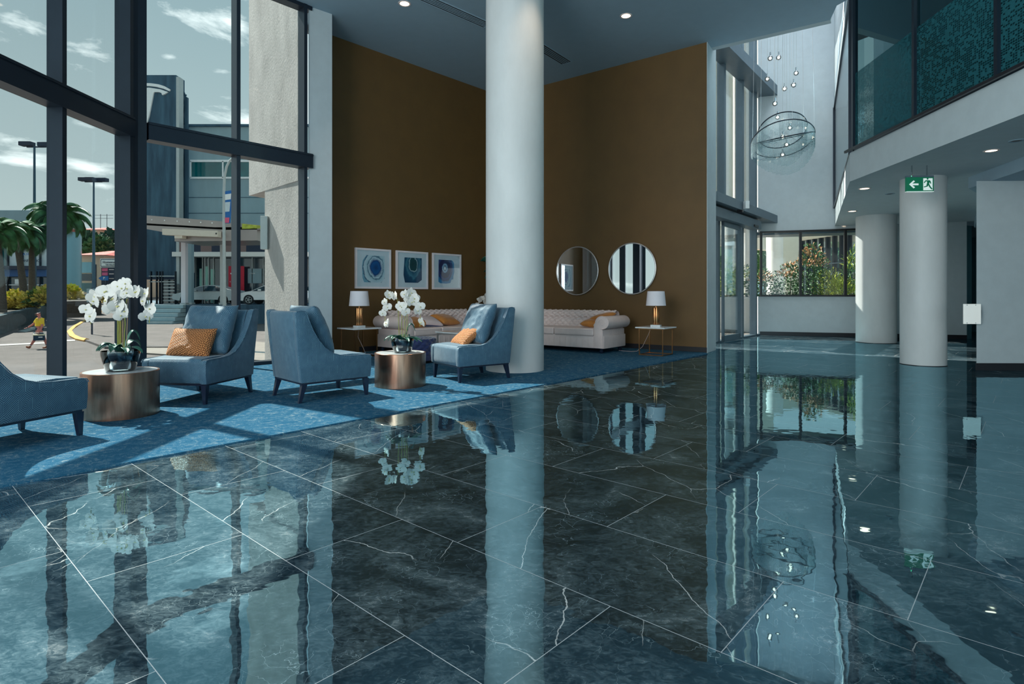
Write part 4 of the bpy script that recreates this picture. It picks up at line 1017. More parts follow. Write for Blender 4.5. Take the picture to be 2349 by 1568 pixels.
orchid(T2p[0]+.03, T2p[1]-.03, .398, 0, [(-.04, .67, -.05, -.14, 8, .34), (-.01, .54, .0, .03, 4, .10), (.02, .66, .03, .10, 5, .10), (.045, .62, .05, .14, 6, .30)],
       'white orchid in a glass bowl on the middle metal drum table', .132, .155, 10, .25, 1.22, 8)
orchid(-.56, 12.78, .506, 0, [(-.03, .50, -.02, -.14, 9, .30), (.0, .56, .0, .04, 7, .28), (.02, .45, .0, -.05, 6, .3)],
       'white orchid on the corner table, behind the back of the far blue chair', .10, .12, 6, .2, 1.1, 15)
bpy.data.objects.remove(FLm); bpy.data.objects.remove(LIPm)

# dark rubber plant in the corner
t = thing('rubber_plant', 'dark leafy rubber plant in the brown corner behind the big column', 'potted plant', (-.22, 13.02, .012))
MB().lathe([(0, 0), (.13, 0), (.17, .30), (.155, .30), (.14, .27), (0, .27)], 28).build('pot', MAT['black'], t, smooth=True)
MB().tube([(0, 0, .25), (-.05, -.03, .8), (-.12, -.05, 1.3), (-.2, -.06, 1.75)], [.018, .015, .012, .008], 8).build('stem', MAT['bark'], t, smooth=True)
rnd = random.Random(4)
for k in range(18):
    h = .95+k*.048; a = k*2.4; L = .26; bx_ = -.05-.09*(h-.8)/.5
    def f(u, v):
        rr = v*L; w = .17*math.sin(PI*min(1, .08+v*.9))*(u-.5); zz = h+math.sin(v*2)*.16-.10*v
        return Vector((bx_+rr*math.cos(a)-w*math.sin(a), -.04+.7*(rr*math.sin(a)+w*math.cos(a)), zz+w*.75))
    mb = MB(); mb.grid(f, 4, 8); mb.build('leaf', MAT['leaf'], t, smooth=True, solid=.003, ang=180)
# plant in the corridor
t = thing('corridor_plant', 'dark spiky plant standing in the dim corridor past the white panel', 'potted plant', (11.75, 15.6, 0))
MB().lathe([(0, 0), (.16, 0), (.2, .4), (0, .4)], 24).build('pot', MAT['white_ext'], t, smooth=True)
mb = MB()
for k in range(60):
    a = rnd.uniform(0, 2*PI); e_ = rnd.uniform(.1, 1.3); h0 = rnd.uniform(.4, .95); L = rnd.uniform(.3, .5)
    d = Vector((math.cos(a)*math.cos(e_), math.sin(a)*math.cos(e_), math.sin(e_))); b0 = Vector((0, 0, h0))
    s_ = d.cross(Vector((0, 0, 1))).normalized()*.022
    m1 = b0+d*L*.6; tip = b0+d*L+Vector((0, 0, -.08))
    mb.face([b0-s_*.4, b0+s_*.4, m1+s_, m1-s_]); mb.face([m1-s_, m1+s_, tip])
mb.build('foliage', MAT['leaf'], t)
MB().tube([(0, 0, .35), (0, 0, .95)], .02, 8).build('stem', MAT['bark'], t)

# ------------------------------------------------------------------ chandelier in the tall void
CC = W(1795, 318, 12.0)
ch_ = thing('ring_chandelier', 'chandelier of three tilted dark rings with crystal fringes hanging in the tall void', 'chandelier', CC)
def ringM(cx_, cz_, pitch, roll): return Matrix.Translation((cx_, 0, cz_)) @ Matrix.Rotation(roll, 4, 'Y') @ Matrix.Rotation(pitch, 4, 'X')
rings = [(.60, ringM(0, -.01, math.radians(-24), math.radians(3))), (.47, ringM(-.01, .17, math.radians(-34), math.radians(6))), (.56, ringM(0, .01, math.radians(8), math.radians(-11)))]
cr = MB(); rnd = random.Random(2)
for R_, m_ in rings:
    MB().torus(R_, .012, m_, 72, 8).build('ring', MAT['frame'], ch_, smooth=True)
    n = int(2*PI*R_/.024)
    for i in range(n):
        a = 2*PI*i/n; p_ = m_ @ Vector((R_*math.cos(a), R_*math.sin(a), 0))
        L = .30+.10*math.sin(a*2)
        z_ = 0
        while z_ < L:
            b_ = p_+Vector((0, 0, -z_-.012)); cr.box(b_.x-.005, b_.x+.005, b_.y-.005, b_.y+.005, b_.z-.017, b_.z); z_ += .026
cr.build('crystal_fringe', MAT['crystal'], ch_, kind='stuff')
for k in range(6):
    a = k*PI/3+.4; p_ = rings[0][1] @ Vector((.60*math.cos(a), .60*math.sin(a), 0))
    MB().tube([p_, (p_.x*.85, p_.y*.85, 9.6-CC.z)], .0028, 5).build('suspension_wire', MAT['silver'], ch_)
def crp(x, y): return 1600+x/3.563, 60+y/3.563
pend = None
desc = ['left of the upper pair above the rings', 'right of the upper pair above the rings', 'far left beside the beam end', 'upper right one above the rings', 'middle right one above the rings', 'lowest of those clear above the rings',
        'just above the top of the highest ring', 'inside the rings near the top', 'inside the rings right of centre', 'inside the rings left of centre low', 'just under the middle of the rings', 'lowest of all, at the bottom of the crystal fringe']
for i, (x, y) in enumerate([(595, 262), (663, 256), (571, 431), (806, 383), (786, 480), (712, 511), (633, 632), (654, 744), (755, 830), (697, 907), (729, 967), (696, 1050)]):
    px, py = crp(x, y); p_ = W(px, py, 12.0+(.25 if i % 2 else -.2))
    if pend is None:
        pend = thing('glass_pendant', 'x', 'pendant light', p_, 0, 'small glass ball pendant lights')
        MB().sphere((0, 0, 0), .052, 3).build('glass_ball', MAT['ball_glass'], pend, smooth=True)
        MB().sphere((0, 0, 0), .024, 2).build('bulb', MAT['bulb_white'], pend, smooth=True)
        MB().lathe([(0, .045), (.014, .045), (.012, .12), (0, .12)], 12).build('cap', MAT['chrome'], pend, smooth=True)
        o = MB().tube([(0, 0, .12), (0, 0, 9.6-p_.z)], .003, 5).build('cable', MAT['steel'], pend)
        pend['label'] = 'glowing glass ball pendant, '+desc[i]; z0_ = p_.z
    else:
        r_ = dup(pend, p_, 0, 'glowing glass ball pendant, '+desc[i])
        for k_ in kids(r_):
            if k_.name.startswith('cable'):
                k_.data = k_.data.copy()
                for v in k_.data.vertices:
                    if v.co.z > 1: v.co.z = 9.6-p_.z
# ------------------------------------------------------------------ street outside the tall windows
def quad(pts, name, m, **k):
    return MB().face([tuple(p) for p in pts]).build(name, m, None, **k)
struct(MB().face([(-320, 6.2, gz(6.2)), (-5.3, 6.2, gz(6.2)), (-5.3, 9, gz(9)), (3, 17, gz(17)), (3, 260, gz(260)), (-320, 260, gz(260))]), 'ground_street', MAT['asphalt'])
def patch(px, name, m, dz, lab=None, th=.12):
    pts = [GR(*p) for p in px]; mb = MB()
    a = [mb.bm.verts.new((p.x, p.y, p.z-th)) for p in pts]; b = [mb.bm.verts.new((p.x, p.y, p.z+dz)) for p in pts]
    n = len(pts); mb.bm.faces.new(a[::-1]); mb.bm.faces.new(b)
    for i in range(n): mb.bm.faces.new((a[i], a[(i+1) % n], b[(i+1) % n], b[i]))
    o = struct(mb, name, m)
    if lab: o['label'] = lab
    return o
patch([(160, 765), (186, 746), (230, 716), (262, 700), (300, 700), (420, 745), (420, 800), (240, 800), (195, 783)], 'ground_footpath', MAT['asphalt'], .10)
patch([(330, 762), (420, 772), (640, 790), (640, 832), (330, 812)], 'ground_pavement', MAT['paving'], .06)
patch([(-260, 795), (150, 812), (640, 838), (640, 900), (-260, 900)], 'ground_near_pavement', MAT['asphalt'], .05)
def strip(px, r, name, m, lab, cat, dz=.1):
    pts = [GR(*p)+Vector((0, 0, dz)) for p in px]
    return MB().tube(pts, r, 6).build(name, m, None, smooth=True, label=lab, cat=cat)
strip([(268, 697), (232, 716), (196, 737), (170, 752), (160, 762), (166, 772), (180, 779), (199, 783)], .14, 'kerb', MAT['kerb'], 'ochre kerb curving round the corner of the footpath', 'kerb', .03)
strip([(330, 798), (400, 800), (500, 806), (640, 814)], .07, 'kerb', MAT['planterwall'], 'straight dark kerb crossing behind the front-facing blue chair', 'kerb', .04)
def line(px, lab):
    pts = [GR(*p) for p in px]
    quad([p+Vector((0, 0, .015)) for p in pts], 'road_marking', MAT['roadline'], label=lab, cat='road marking', group='painted road markings')
line([(0, 790), (104, 785), (104, 788), (0, 793)], 'white painted line on the road behind the walking person')
line([(150, 780), (172, 779), (172, 782), (150, 783)], 'short white painted line on the road right of the window mullion')
line([(150, 725), (215, 706), (222, 709), (160, 727)], 'slanting white road marking beyond the kerb corner')
line([(40, 760), (104, 742), (104, 748), (60, 762)], 'broad pale road marking behind the walking person\'s head')
# planter with shrubs and the palms
def wallstrip(a, b, h, th, name, m, lab, cat, top=None):
    d = (b-a); n = Vector((d.y, -d.x, 0)).normalized()*th
    mb = MB(); vs = []
    for p in (a, b, b-n, a-n): vs.append((p.x, p.y))
    zlo = min(a.z, b.z)-.3
    bm = mb.bm
    lo = [bm.verts.new((x, y, gz(y)-.2)) for x, y in vs]; hi = [bm.verts.new((x, y, gz(y)+h)) for x, y in vs]
    bm.faces.new(lo[::-1]); bm.faces.new(hi)
    for i in range(4): bm.faces.new((lo[i], lo[(i+1) % 4], hi[(i+1) % 4], hi[i]))
    return mb.build(name, m, None, label=lab, cat=cat)
pa, pb = GR(-60, 790), GR(112, 727)
wallstrip(pa, pb, 1.05, .4, 'planter_wall', MAT['planterwall'], 'long dark stone planter wall below the palms, behind the walking person', 'planter')
pc, pd = GR(112, 722), GR(192, 704)
wallstrip(pc, pd, 1.35, .6, 'planter_wall', MAT['planterwall'], 'short dark planter wall seen between the window mullion and the corner post', 'planter')
def shrub(x, y, z, rx, rz_, m, lab, n=260, leaf=.16, name='shrub', m2=None, seed=0, group=None, cat='shrub', spiky=False, ry=None):
    rnd = random.Random(seed+11); ry = ry or rx
    t = thing(name, lab, cat, (x, y, z), 0, group)
    def leaves(cnt, hi, bias):
        mb = MB()
        for i in range(cnt):
            while True:
                v = Vector((rnd.uniform(-1, 1), rnd.uniform(-1, 1), rnd.uniform(0, 1)))
                if v.length <= 1 and v.z >= bias: break
            c = Vector((v.x*rx, v.y*ry, v.z*rz_)); L = leaf*rnd.uniform(.7, 1.4)
            d = (v+Vector((rnd.uniform(-.8, .8), rnd.uniform(-.8, .8), rnd.uniform(-.2, .8)))).normalized()
            s_ = d.cross(Vector((rnd.uniform(-1, 1), rnd.uniform(-1, 1), 1))).normalized()*L*(.12 if spiky else .28)
            if spiky: L *= 2.2
            mid = c+d*L*.5+Vector((0, 0, .05*L)); tip = c+d*L-Vector((0, 0, .12*L))
            mb.face([c, mid+s_, tip, mid-s_])
        return mb
    leaves(n, 1, 0).build('foliage', m, t)
    if m2: leaves(int(n*.22), 1, .55).build('tips', m2, t)
    MB().tube([(0, 0, 0), (rx*.05, 0, rz_*.5), (0, 0, rz_*.8)], [leaf*.22, leaf*.16, leaf*.08], 6).build('stem', MAT['bark'], t)
    return t
for i, (px, py, top, w, m, lab) in enumerate([(35, 702, 672, 36, 'foliage_cream', 'pale yellow flowering shrub on the planter under the leaning palm'), (64, 700, 676, 30, 'foliage_cream', 'pale yellow shrub on the planter left of the tall window mullion'), (14, 712, 690, 30, 'foliage', 'low green shrub at the left end of the planter'), (88, 696, 668, 30, 'foliage', 'green shrub on the planter touching the window mullion'), (100, 690, 663, 28, 'foliage_cream', 'pale flowering shrub farthest along the planter, at the mullion'), (160, 683, 658, 40, 'foliage_cream', 'pale yellow flowering shrub on the planter right of the mullion'), (237, 690, 666, 34, 'foliage_cream', 'pale shrub below the shopping sign board'), (262, 690, 676, 26, 'foliage', 'green shrub below the shopping sign, against the post')]):
    Y = 42 if px < 110 else (50 if px < 200 else 58); b_ = W(px, py, Y)
    tp = W(px, top, Y)
    shrub(b_.x, Y, b_.z-.2, w/F*Y*.55, tp.z-b_.z+.2, MAT[m], lab, 340, .42, seed=i, group='shrubs in the street planter', m2=MAT['foliage_yellow'] if 'cream' in m else None)
# soil bed holding them
def prismW(pts, z0f, z1f, name, m, lab=None, cat=None):
    mb = MB(); bm = mb.bm
    lo = [bm.verts.new((x, y, z0f(x, y))) for x, y in pts]; hi = [bm.verts.new((x, y, z1f(x, y))) for x, y in pts]
    bm.faces.new(lo[::-1]); bm.faces.new(hi); n = len(pts)
    for i in range(n): bm.faces.new((lo[i], lo[(i+1) % n], hi[(i+1) % n], hi[i]))
    return mb.build(name, m, None, label=lab, cat=cat) if cat else struct(mb, name, m)
prismW([(pa.x-.5, pa.y+.45), (pb.x-.5, pb.y+.45), (W(112, 690, 56).x, 56), (W(-150, 690, 56).x, 56)], lambda x, y: gz(y)-.2, lambda x, y: min(gz(y)+1.0, .35), 'ground_garden_bed', MAT['bark'])
prismW([(W(132, 690, 46).x, 46.3), (W(192, 690, 46).x, 48), (W(192, 690, 52).x, 53), (W(128, 690, 52).x, 53)], lambda x, y: gz(y)-.2, lambda x, y: gz(y)+1.3, 'ground_garden_bed_far', MAT['bark'])

def make_frond():
    mb = MB(); rnd = random.Random(5); L = 2.3
    P = lambda v: Vector((L*math.sin(v*1.35)/1.0*.80, 0, .75*math.sin(v*2.0)-1.1*v*v))
    mb.tube([P(i/10) for i in range(11)], [.035-.003*i for i in range(11)], 5)
    for i in range(40):
        v = .10+.88*i/40; p = P(v); q = P(min(1, v+.02)); t_ = (q-p).normalized()
        for s in (-1, 1):
            l = .62*math.sin(PI*(.15+.8*v))+.12
            d = (t_*.55+Vector((0, s*.85, -.35))).normalized(); n = Vector((0, 0, 1)).cross(d).normalized()*.032
            mid = p+d*l*.5; tip = p+d*l+Vector((0, 0, -.38*l))
            mb.face([p-n*.4, p+n*.4, mid+n, mid-n]); mb.face([mid-n, mid+n, tip])
    return mb.build('frond', MAT['frond'], None)
FR = make_frond()
def palm(px_t, py_t, px_b, py_b, Y, lab, s=1.0, n=26, seed=0):
    rnd = random.Random(seed); top = W(px_t, py_t, Y); bot = W(px_b, py_b, Y)
    t = thing('palm_tree', lab, 'palm tree', bot, 0, 'palms in the street planter')
    d = top-bot; pts = [Vector((d.x*(q**1.6), 0, d.z*q)) for q in [i/8 for i in range(9)]]
    MB().tube(pts, [s*.26-.012*i*s for i in range(9)], 12).build('trunk', MAT['bark'], t, smooth=True)
    MB().sphere(tuple(pts[-1]), .34*s, 2, (1, 1, 1.5)).build('crown_shaft', MAT['bark'], t, smooth=True)
    for k in range(n):
        o = FR.copy(); C.objects.link(o); o.parent = t; el = -(.95-1.75*(k/n)) ; sc_ = s*rnd.uniform(.85, 1.1)
        o.matrix_basis = Matrix.Translation(pts[-1]+Vector((0, 0, .3*s))) @ Matrix.Rotation(k*2.399, 4, 'Z') @ Matrix.Rotation(el*.8, 4, 'Y') @ Matrix.Scale(sc_, 4)
    return t
palm(36, 548, 56, 700, 42, 'leaning palm tree left of the tall window mullion, its trunk sloping right to its foot', 1.0, 28, 1)
palm(72, 556, 74, 690, 44, 'straight palm tree close to the window mullion, in line with the tall lamp post', .95, 28, 2)
palm(-6, 548, 6, 720, 38, 'palm tree at the very left edge, its trunk barely in frame', .95, 24, 3)
palm(132, 510, 133, 690, 46, 'palm tree whose crown shows on both sides of the window mullion', 1.15, 30, 4)
bpy.data.objects.remove(FR)
# light poles
def lamp_post(px, ptop, Y, lab, heads, base_z=None):
    tp = W(px, ptop, Y); bz = gz(Y) if base_z is None else base_z
    t = thing('street_lamp', lab, 'street lamp', (tp.x, Y, bz))
    H = tp.z-bz
    MB().lathe([(.20, 0), (.17, .8), (.10, H*.6), (.075, H)], 12).build('pole', MAT['steel'] if False else MAT['tower'], t, smooth=True)
    for (dx, w, dy, dz) in heads:
        MB().box(dx-w/2, dx+w/2, -.28+dy, .28+dy, H-.02+dz, H+.32+dz, None, .04).build('lamp_head', MAT['navy_sign'], t)
    MB().box(min(h[0] for h in heads), max(h[0] for h in heads), -.05, .05, H-.08, H+.02).build('crossarm', MAT['navy_sign'], t)
lamp_post(79, 336, 48, 'tall twin-headed lamp post left of the window mullion', [(-.62, 1.0, 0, .06), (.92, 1.0, 0, 0)])
lamp_post(215, 416, 56, 'tall lamp post between the mullion and the corner post, with three box heads', [(-.85, 1.0, 0, .05), (.80, 1.0, 0, 0), (.3, .8, -.8, -.1)])
# short sign post on the footpath corner
q = GR(211, 771)
t = thing('street_sign', 'short post with the blank back of a grey sign on the footpath corner', 'street sign', q+Vector((0, 0, .08)))
hz = lambda py: EYE+(HY-py)/F*q.y-q.z-.08
MB().tube([(0, 0, 0), (0, 0, hz(660))], .045, 8).build('post', MAT['navy_sign'], t)
MB().box(-.25, .25, -.06, -.04, hz(693), hz(662), None, .01).build('sign_plate', MAT['bldg'], t)

# walking person
def make_person():
    base = GR(88, 799)
    t = thing('person', 'person walking in yellow and navy work shirt, shorts and tan boots, carrying a cool box', 'person', base)
    k = .001555
    t.rotation_euler = (0, 0, math.radians(36))
    P = lambda x, z, y=0: Vector(((x-360)*k*.80, y, (1296-z)*k))
    def skin(name, m, nodes, edges, parent, sub=2, root=0):
        me = bpy.data.meshes.new(name); me.from_pydata([n[0] for n in nodes], edges, []); me.materials.append(m)
        o = bpy.data.objects.new(name, me); C.objects.link(o); o.parent = parent
        md = o.modifiers.new('skin', 'SKIN'); md.use_smooth_shade = True
        sv = me.skin_vertices[0].data if me.skin_vertices else None
        if sv is None:
            bpy.context.view_layer.update()
            bm = bmesh.new(); bm.from_mesh(me); bm.verts.layers.skin.verify(); bm.to_mesh(me); bm.free(); sv = me.skin_vertices[0].data
        for i, n in enumerate(nodes):
            r = n[1]; sv[i].radius = r if isinstance(r, tuple) else (r, r); sv[i].use_root = (i == root)
        ms = o.modifiers.new('s', 'SUBSURF'); ms.levels = sub; ms.render_levels = sub
        return o
    nodes = [(P(385, 790), .13), (P(390, 690), .14), (P(400, 560), .15), (P(400, 460), .13), (P(392, 400), .055), (P(385, 370), .052), (P(360, 320), .085), (P(362, 268), .088),
             (P(430, 450, -.16), .062), (P(468, 560, -.20), .052), (P(472, 650, -.21), .045), (P(440, 740, -.20), .038), (P(405, 805, -.19), .032),
             (P(340, 450, .16), .062), (P(270, 530, .20), .050), (P(215, 595, .21), .043), (P(130, 650, .21), .036), (P(55, 690, .20), .030),
             (P(350, 850, .09), .10), (P(290, 960, .09), .080), (P(250, 1040, .09), .062), (P(200, 1120, .09), .058), (P(140, 1205, .09), .040),
             (P(420, 850, -.09), .10), (P(490, 950, -.09), .080), (P(540, 1040, -.09), .060), (P(570, 1110, -.09), .056), (P(595, 1200, -.09), .040)]
    ed = [(0, 1), (1, 2), (2, 3), (3, 4), (4, 5), (5, 6), (6, 7), (3, 8), (8, 9), (9, 10), (10, 11), (11, 12), (3, 13), (13, 14), (14, 15), (15, 16), (16, 17), (0, 18), (18, 19), (19, 20), (20, 21), (21, 22), (0, 23), (23, 24), (24, 25), (25, 26), (26, 27)]
    b = skin('body', MAT['skin'], nodes, ed, t)
    skin('shirt_top', MAT['hiviz'], [(P(400, 630), (.165, .17)), (P(402, 540), (.17, .18)), (P(402, 450), .15), (P(395, 412), .075), (P(432, 455, -.17), .082), (P(470, 570, -.205), .068), (P(474, 605, -.21), .064), (P(338, 455, .17), .082), (P(262, 540, .205), .066), (P(235, 575, .21), .06)],
         [(0, 1), (1, 2), (2, 3), (2, 4), (4, 5), (5, 6), (2, 7), (7, 8), (8, 9)], t, 2, 1)
    skin('shirt_lower', MAT['workwear'], [(P(400, 660), .158), (P(392, 740), .166), (P(388, 800), .165)], [(0, 1), (1, 2)], t)
    skin('shorts', MAT['workwear'], [(P(386, 790), .155), (P(345, 880, .09), .12), (P(300, 985, .09), .10), (P(418, 880, -.09), .12), (P(490, 985, -.09), .10)], [(0, 1), (1, 2), (0, 3), (3, 4)], t)
    skin('hair', MAT['hair'], [(P(372, 262), .094), (P(398, 300), .072)], [(0, 1)], t, 2)
    skin('beard', MAT['hair'], [(P(330, 356), .040), (P(350, 362), .046)], [(0, 1)], t, 1)
    MB().sphere(tuple(P(283, 330)), .017, 1).build('nose', MAT['skin'], t, smooth=True)
    MB().box(*[c for c in ((282-360)*k, (345-360)*k, -.075, .075, (1296-308)*k, (1296-290)*k)], None, .008).build('sunglasses', MAT['black'], t)
    for y_ in (-.092, .092): MB().sphere(tuple(P(372, 325, y_)), .024, 1, (.7, .4, 1.2)).build('ear', MAT['skin'], t, smooth=True)
    # boots and socks
    for (ax_, az_, hx, hz_, tx, tz, y_) in [(140, 1210, 100, 1275, 5, 1225, .09), (597, 1205, 600, 1270, 470, 1278, -.09)]:
        skin('boot', MAT['boots'], [(P(ax_, az_, y_), .062), (P(hx, hz_, y_), .05), (P((hx+tx)/2, (hz_+tz)/2-4, y_), .05), (P(tx, tz, y_), .036)], [(0, 1), (1, 2), (2, 3)], t, 2)
        skin('sock', MAT['workwear'], [(P(ax_+(20 if y_ > 0 else -12), az_-40, y_), .062), (P(ax_, az_, y_), .055)], [(0, 1)], t, 1)
    # hands: palm, four fingers, thumb
    for (hx, hz_, y_, dx, dz) in [(395, 818, -.19, -.25, -1), (40, 697, .20, -1, -.45)]:
        d = Vector((dx, 0, dz)).normalized(); up = Vector((0, 1, 0)); o_ = P(hx, hz_, y_)
        nn = [(o_, .022), (o_+d*.04, .024)]; ee = [(0, 1)]
        for f_ in range(4):
            off = up*(-.026+.0175*f_); L = (.055, .066, .07, .058)[f_]; i0 = len(nn)
            curl = Vector((-d.z, 0, d.x))*(-.02)
            nn += [(o_+d*.06+off, .0095), (o_+d*(.06+L*.5)+off+curl*.4, .0088), (o_+d*(.06+L*.85)+off+curl, .0078)]
            ee += [(1, i0), (i0, i0+1), (i0+1, i0+2)]
        i0 = len(nn); nn += [(o_+d*.02+up*-.034, .010), (o_+d*.05+up*-.05, .0085)]; ee += [(0, i0), (i0, i0+1)]
        skin('hand', MAT['skin'], nn, ee, t, 1)
    # cool box carried by the near hand: a thing of its own
    q = base+Matrix.Rotation(math.radians(36), 3, 'Z') @ P(395, 900, -.27); cb = thing('cool_box', 'small dark cool box with a cream lid carried by the walking person', 'cool box', (q.x, q.y, q.z-.14), math.radians(36))
    MB().box(-.20, .20, -.12, .12, -.10, .12, None, .015).build('box', MAT['workwear'], cb)
    MB().box(-.21, .21, -.13, .13, .12, .18, None, .015).build('lid', MAT['esky'], cb)
    MB().box(-.02, .12, -.125, -.12, .03, .07).build('sticker', MAT['white_paint'], cb)
    MB().tube([(-.20, .0, .14), (-.19, .03, .24), (.0, .07, .245), (.19, .03, .24), (.20, 0, .14)], .010, 6).build('handle', MAT['white_paint'], cb, smooth=True)
make_person()

# corner shop with blue fascia, behind the palms
def facade_root(name, lab, cat, Y, z=None): return thing(name, lab, cat, (0, Y, 0) if z is None else (0, Y, z))
def bxp(mb, x0, x1, y0, y1, Y, d0=0, d1=.3):       # box given by pixel span at depth Y, local to a root at (0,Y,0)
    a, b = W(x0, y1, Y), W(x1, y0, Y); return mb.box(a.x, b.x, d0, d1, a.z, b.z)
Y = 62
sh = facade_root('corner_shop', 'glass-fronted corner shop with white window lettering and a blue band, behind the palms', 'building', Y)
MB_ = lambda: MB()
bxp(MB(), -160, 107, 480, 700, Y, .6, 2.0).build('shell', MAT['bldg'], sh)
bxp(MB(), -160, 108, 483, 545, Y, -.2, .6).build('roof_fascia', MAT['bldg'], sh)
bxp(MB(), -160, 108, 610, 618, Y, -.6, .6).build('awning_band', MAT['navy_sign'], sh)
bxp(MB(), -160, 107, 617, 634, Y, -.1, .5).build('blue_band', MAT['blue_fascia'], sh)
x_ = -160
cols = [-160, -60, 0, 17, 50, 91, 107]
for a, b in zip(cols, cols[1:]):
    bxp(MB(), a+1, b-1, 546, 610, Y, .2, .5).build('window', MAT['mount'] if a >= 17 else MAT['teal_glass'], sh)
    bxp(MB(), a+1, b-1, 636, 672, Y, .2, .5).build('shop_window', MAT['dark_glass'], sh)
    bxp(MB(), a-.8, a+.8, 545, 690, Y, -.05, .3).build('mullion', MAT['frame'], sh)
    bxp(MB(), a, b, 652, 654, Y, .1, .3).build('window_bar', MAT['white_paint'], sh)
def sign_text(parent, Y, px, py, s_, h_px, m, align='CENTER', yaw=0, dy=-.1, name='lettering'):
    p = W(px, py, Y); mb = MB(); text_bm(mb, s_, h_px/F*Y*1.35, face_cam_mat((p.x, dy, p.z), yaw), .01, align); return mb.build(name, m, parent)
sign_text(sh, Y, 70, 583, 'A HOME', 6, MAT['bluesign']); sign_text(sh, Y, 71, 598, 'CONFIDENCE', 6.2, MAT['navy_sign'])
bxp(MB(), 58, 88, 560, 571, Y, .05, .2).build('window_poster', MAT['bluesign'], sh)
bxp(MB(), 33, 47, 640, 651, Y, .05, .2).build('window_notice', MAT['white_paint'], sh)
# curved metal clad building
cb = thing('curved_building', 'pale blue metal-clad building with a rounded corner right of the mullion', 'building', (W(150, 600, 74).x, 74, gz(74)))
r_ = (190-110)/2/F*72/1.28
MB().lathe([(0, 0), (r_, 0), (r_, W(0, 527, 73).z-gz(74)), (0, W(0, 527, 73).z-gz(74))], 40).build('wall', MAT['metal_clad'], cb, smooth=True)
MB().lathe([(r_+.1, W(0, 531, 73).z-gz(74)), (r_+.1, W(0, 525, 73).z-gz(74)), (r_-.3, W(0, 525, 73).z-gz(74))], 40).build('parapet', MAT['roof'], cb)
# houses
def house(px0, px1, py_e, py_r, py_b, Y, lab, wallm='peach'):
    a, b = W(px0, py_e, Y), W(px1, py_e, Y); rz_ = W(0, py_r, Y).z; bz = W(0, py_b, Y).z; w = b.x-a.x
    t = thing('house', lab, 'house', (a.x, Y, min(bz, gz(Y))))
    h = a.z-min(bz, gz(Y)); hr = rz_-min(bz, gz(Y)); D_ = 9
    MB().box(0, w, 0, D_, 0, h).build('wall', MAT[wallm], t)
    mb = MB(); bm = mb.bm; e = .7
    v = [bm.verts.new(p) for p in [(-e, -e, h), (w+e, -e, h), (w+e, D_+e, h), (-e, D_+e, h), (w*.35, D_*.5, hr), (w*.65, D_*.5, hr)]]
    for f in ((0, 1, 5, 4), (1, 2, 5), (2, 3, 4, 5), (3, 0, 4), (3, 2, 1, 0)): bm.faces.new([v[i] for i in f])
    mb.build('roof', MAT['roof'], t)
    return t, w, h
t, w, h = house(186, 238, 585, 569, 690, 78, 'peach house with a red tiled roof and blue windows, below the hillside trees')
for (z0, z1, m) in [(h*.62, h*.85, 'metal_clad'), (h*.45, h*.6, 'dark_glass'), (h*.2, h*.4, 'teal_glass'), (h*.02, h*.16, 'dark_glass')]:
    MB().box(.1, w*.48, -.08, .05, z0, z1).build('window', MAT[m], t)
MB().box(w*.62, w*.68, -.08, .1, h*.2, h*.8).build('downpipe', MAT['navy_sign'], t)
t, w, h = house(172, 232, 527, 516, 560, 110, 'distant red roof with television aerials above the trees')
for x_ in (.55*w, .8*w):
    mb = MB(); mb.tube([(x_, 3, h), (x_, 3, h+3.4)], .05, 5)
    for i in range(2): mb.bar((x_-1.2, 3, h+3.2-.6*i), (x_+1.2, 3, h+3.2-.6*i), .05)
    mb.build('aerial', MAT['navy_sign'], t)
t, w, h = house(225, 300, 580, 574, 690, 90, 'long peach wall of a house right of the red roofed one, behind the shopping sign')
# trees
def tree(px, py_b, py_t, w_px, Y, lab, m='foliage_dark', n=700, leaf=.9, seed=0):
    b = W(px, py_b, Y); tp = W(px, py_t, Y)
    return shrub(b.x, Y, b.z, w_px/2/F*Y, tp.z-b.z, MAT[m], lab, n, leaf, 'tree', seed=seed, group='trees beyond the street', cat='tree')
tree(205, 590, 536, 60, 88, 'dark green tree between the two red roofs', seed=1, m='foliage_dark')
tree(228, 596, 545, 60, 86, 'lighter green tree in front of the dark one, above the lower red roof', 'foliage', seed=2)
tree(258, 600, 530, 60, 92, 'dark tree behind the corner post, right of the television aerials', seed=3)
tree(8, 700, 640, 30, 64, 'dark tree at the far left edge behind the palms', seed=4, n=200)
# hillside closing the view
def hill(name, x0, x1, Y, base, top, lab, seed=0):
    mb = MB()
    def f(u, v):
        x = x0+(x1-x0)*u; h_ = (top+noise.noise(Vector((x*.02+seed, 3, 1)))*top*.35)*math.sin(v*PI/2)
        return Vector((x, Y+60*v+noise.noise(Vector((x*.1, v*4, 2)))*4, base+h_+noise.noise(Vector((x*.25, v*12, seed)))*1.6))
    mb.grid(f, 90, 16); o = struct(mb, name, MAT['greenery_far'], smooth=True); o['label'] = lab
hill('ground_hill_left', -260, -40, 120, -1, 10, 'wooded slope beyond the street')
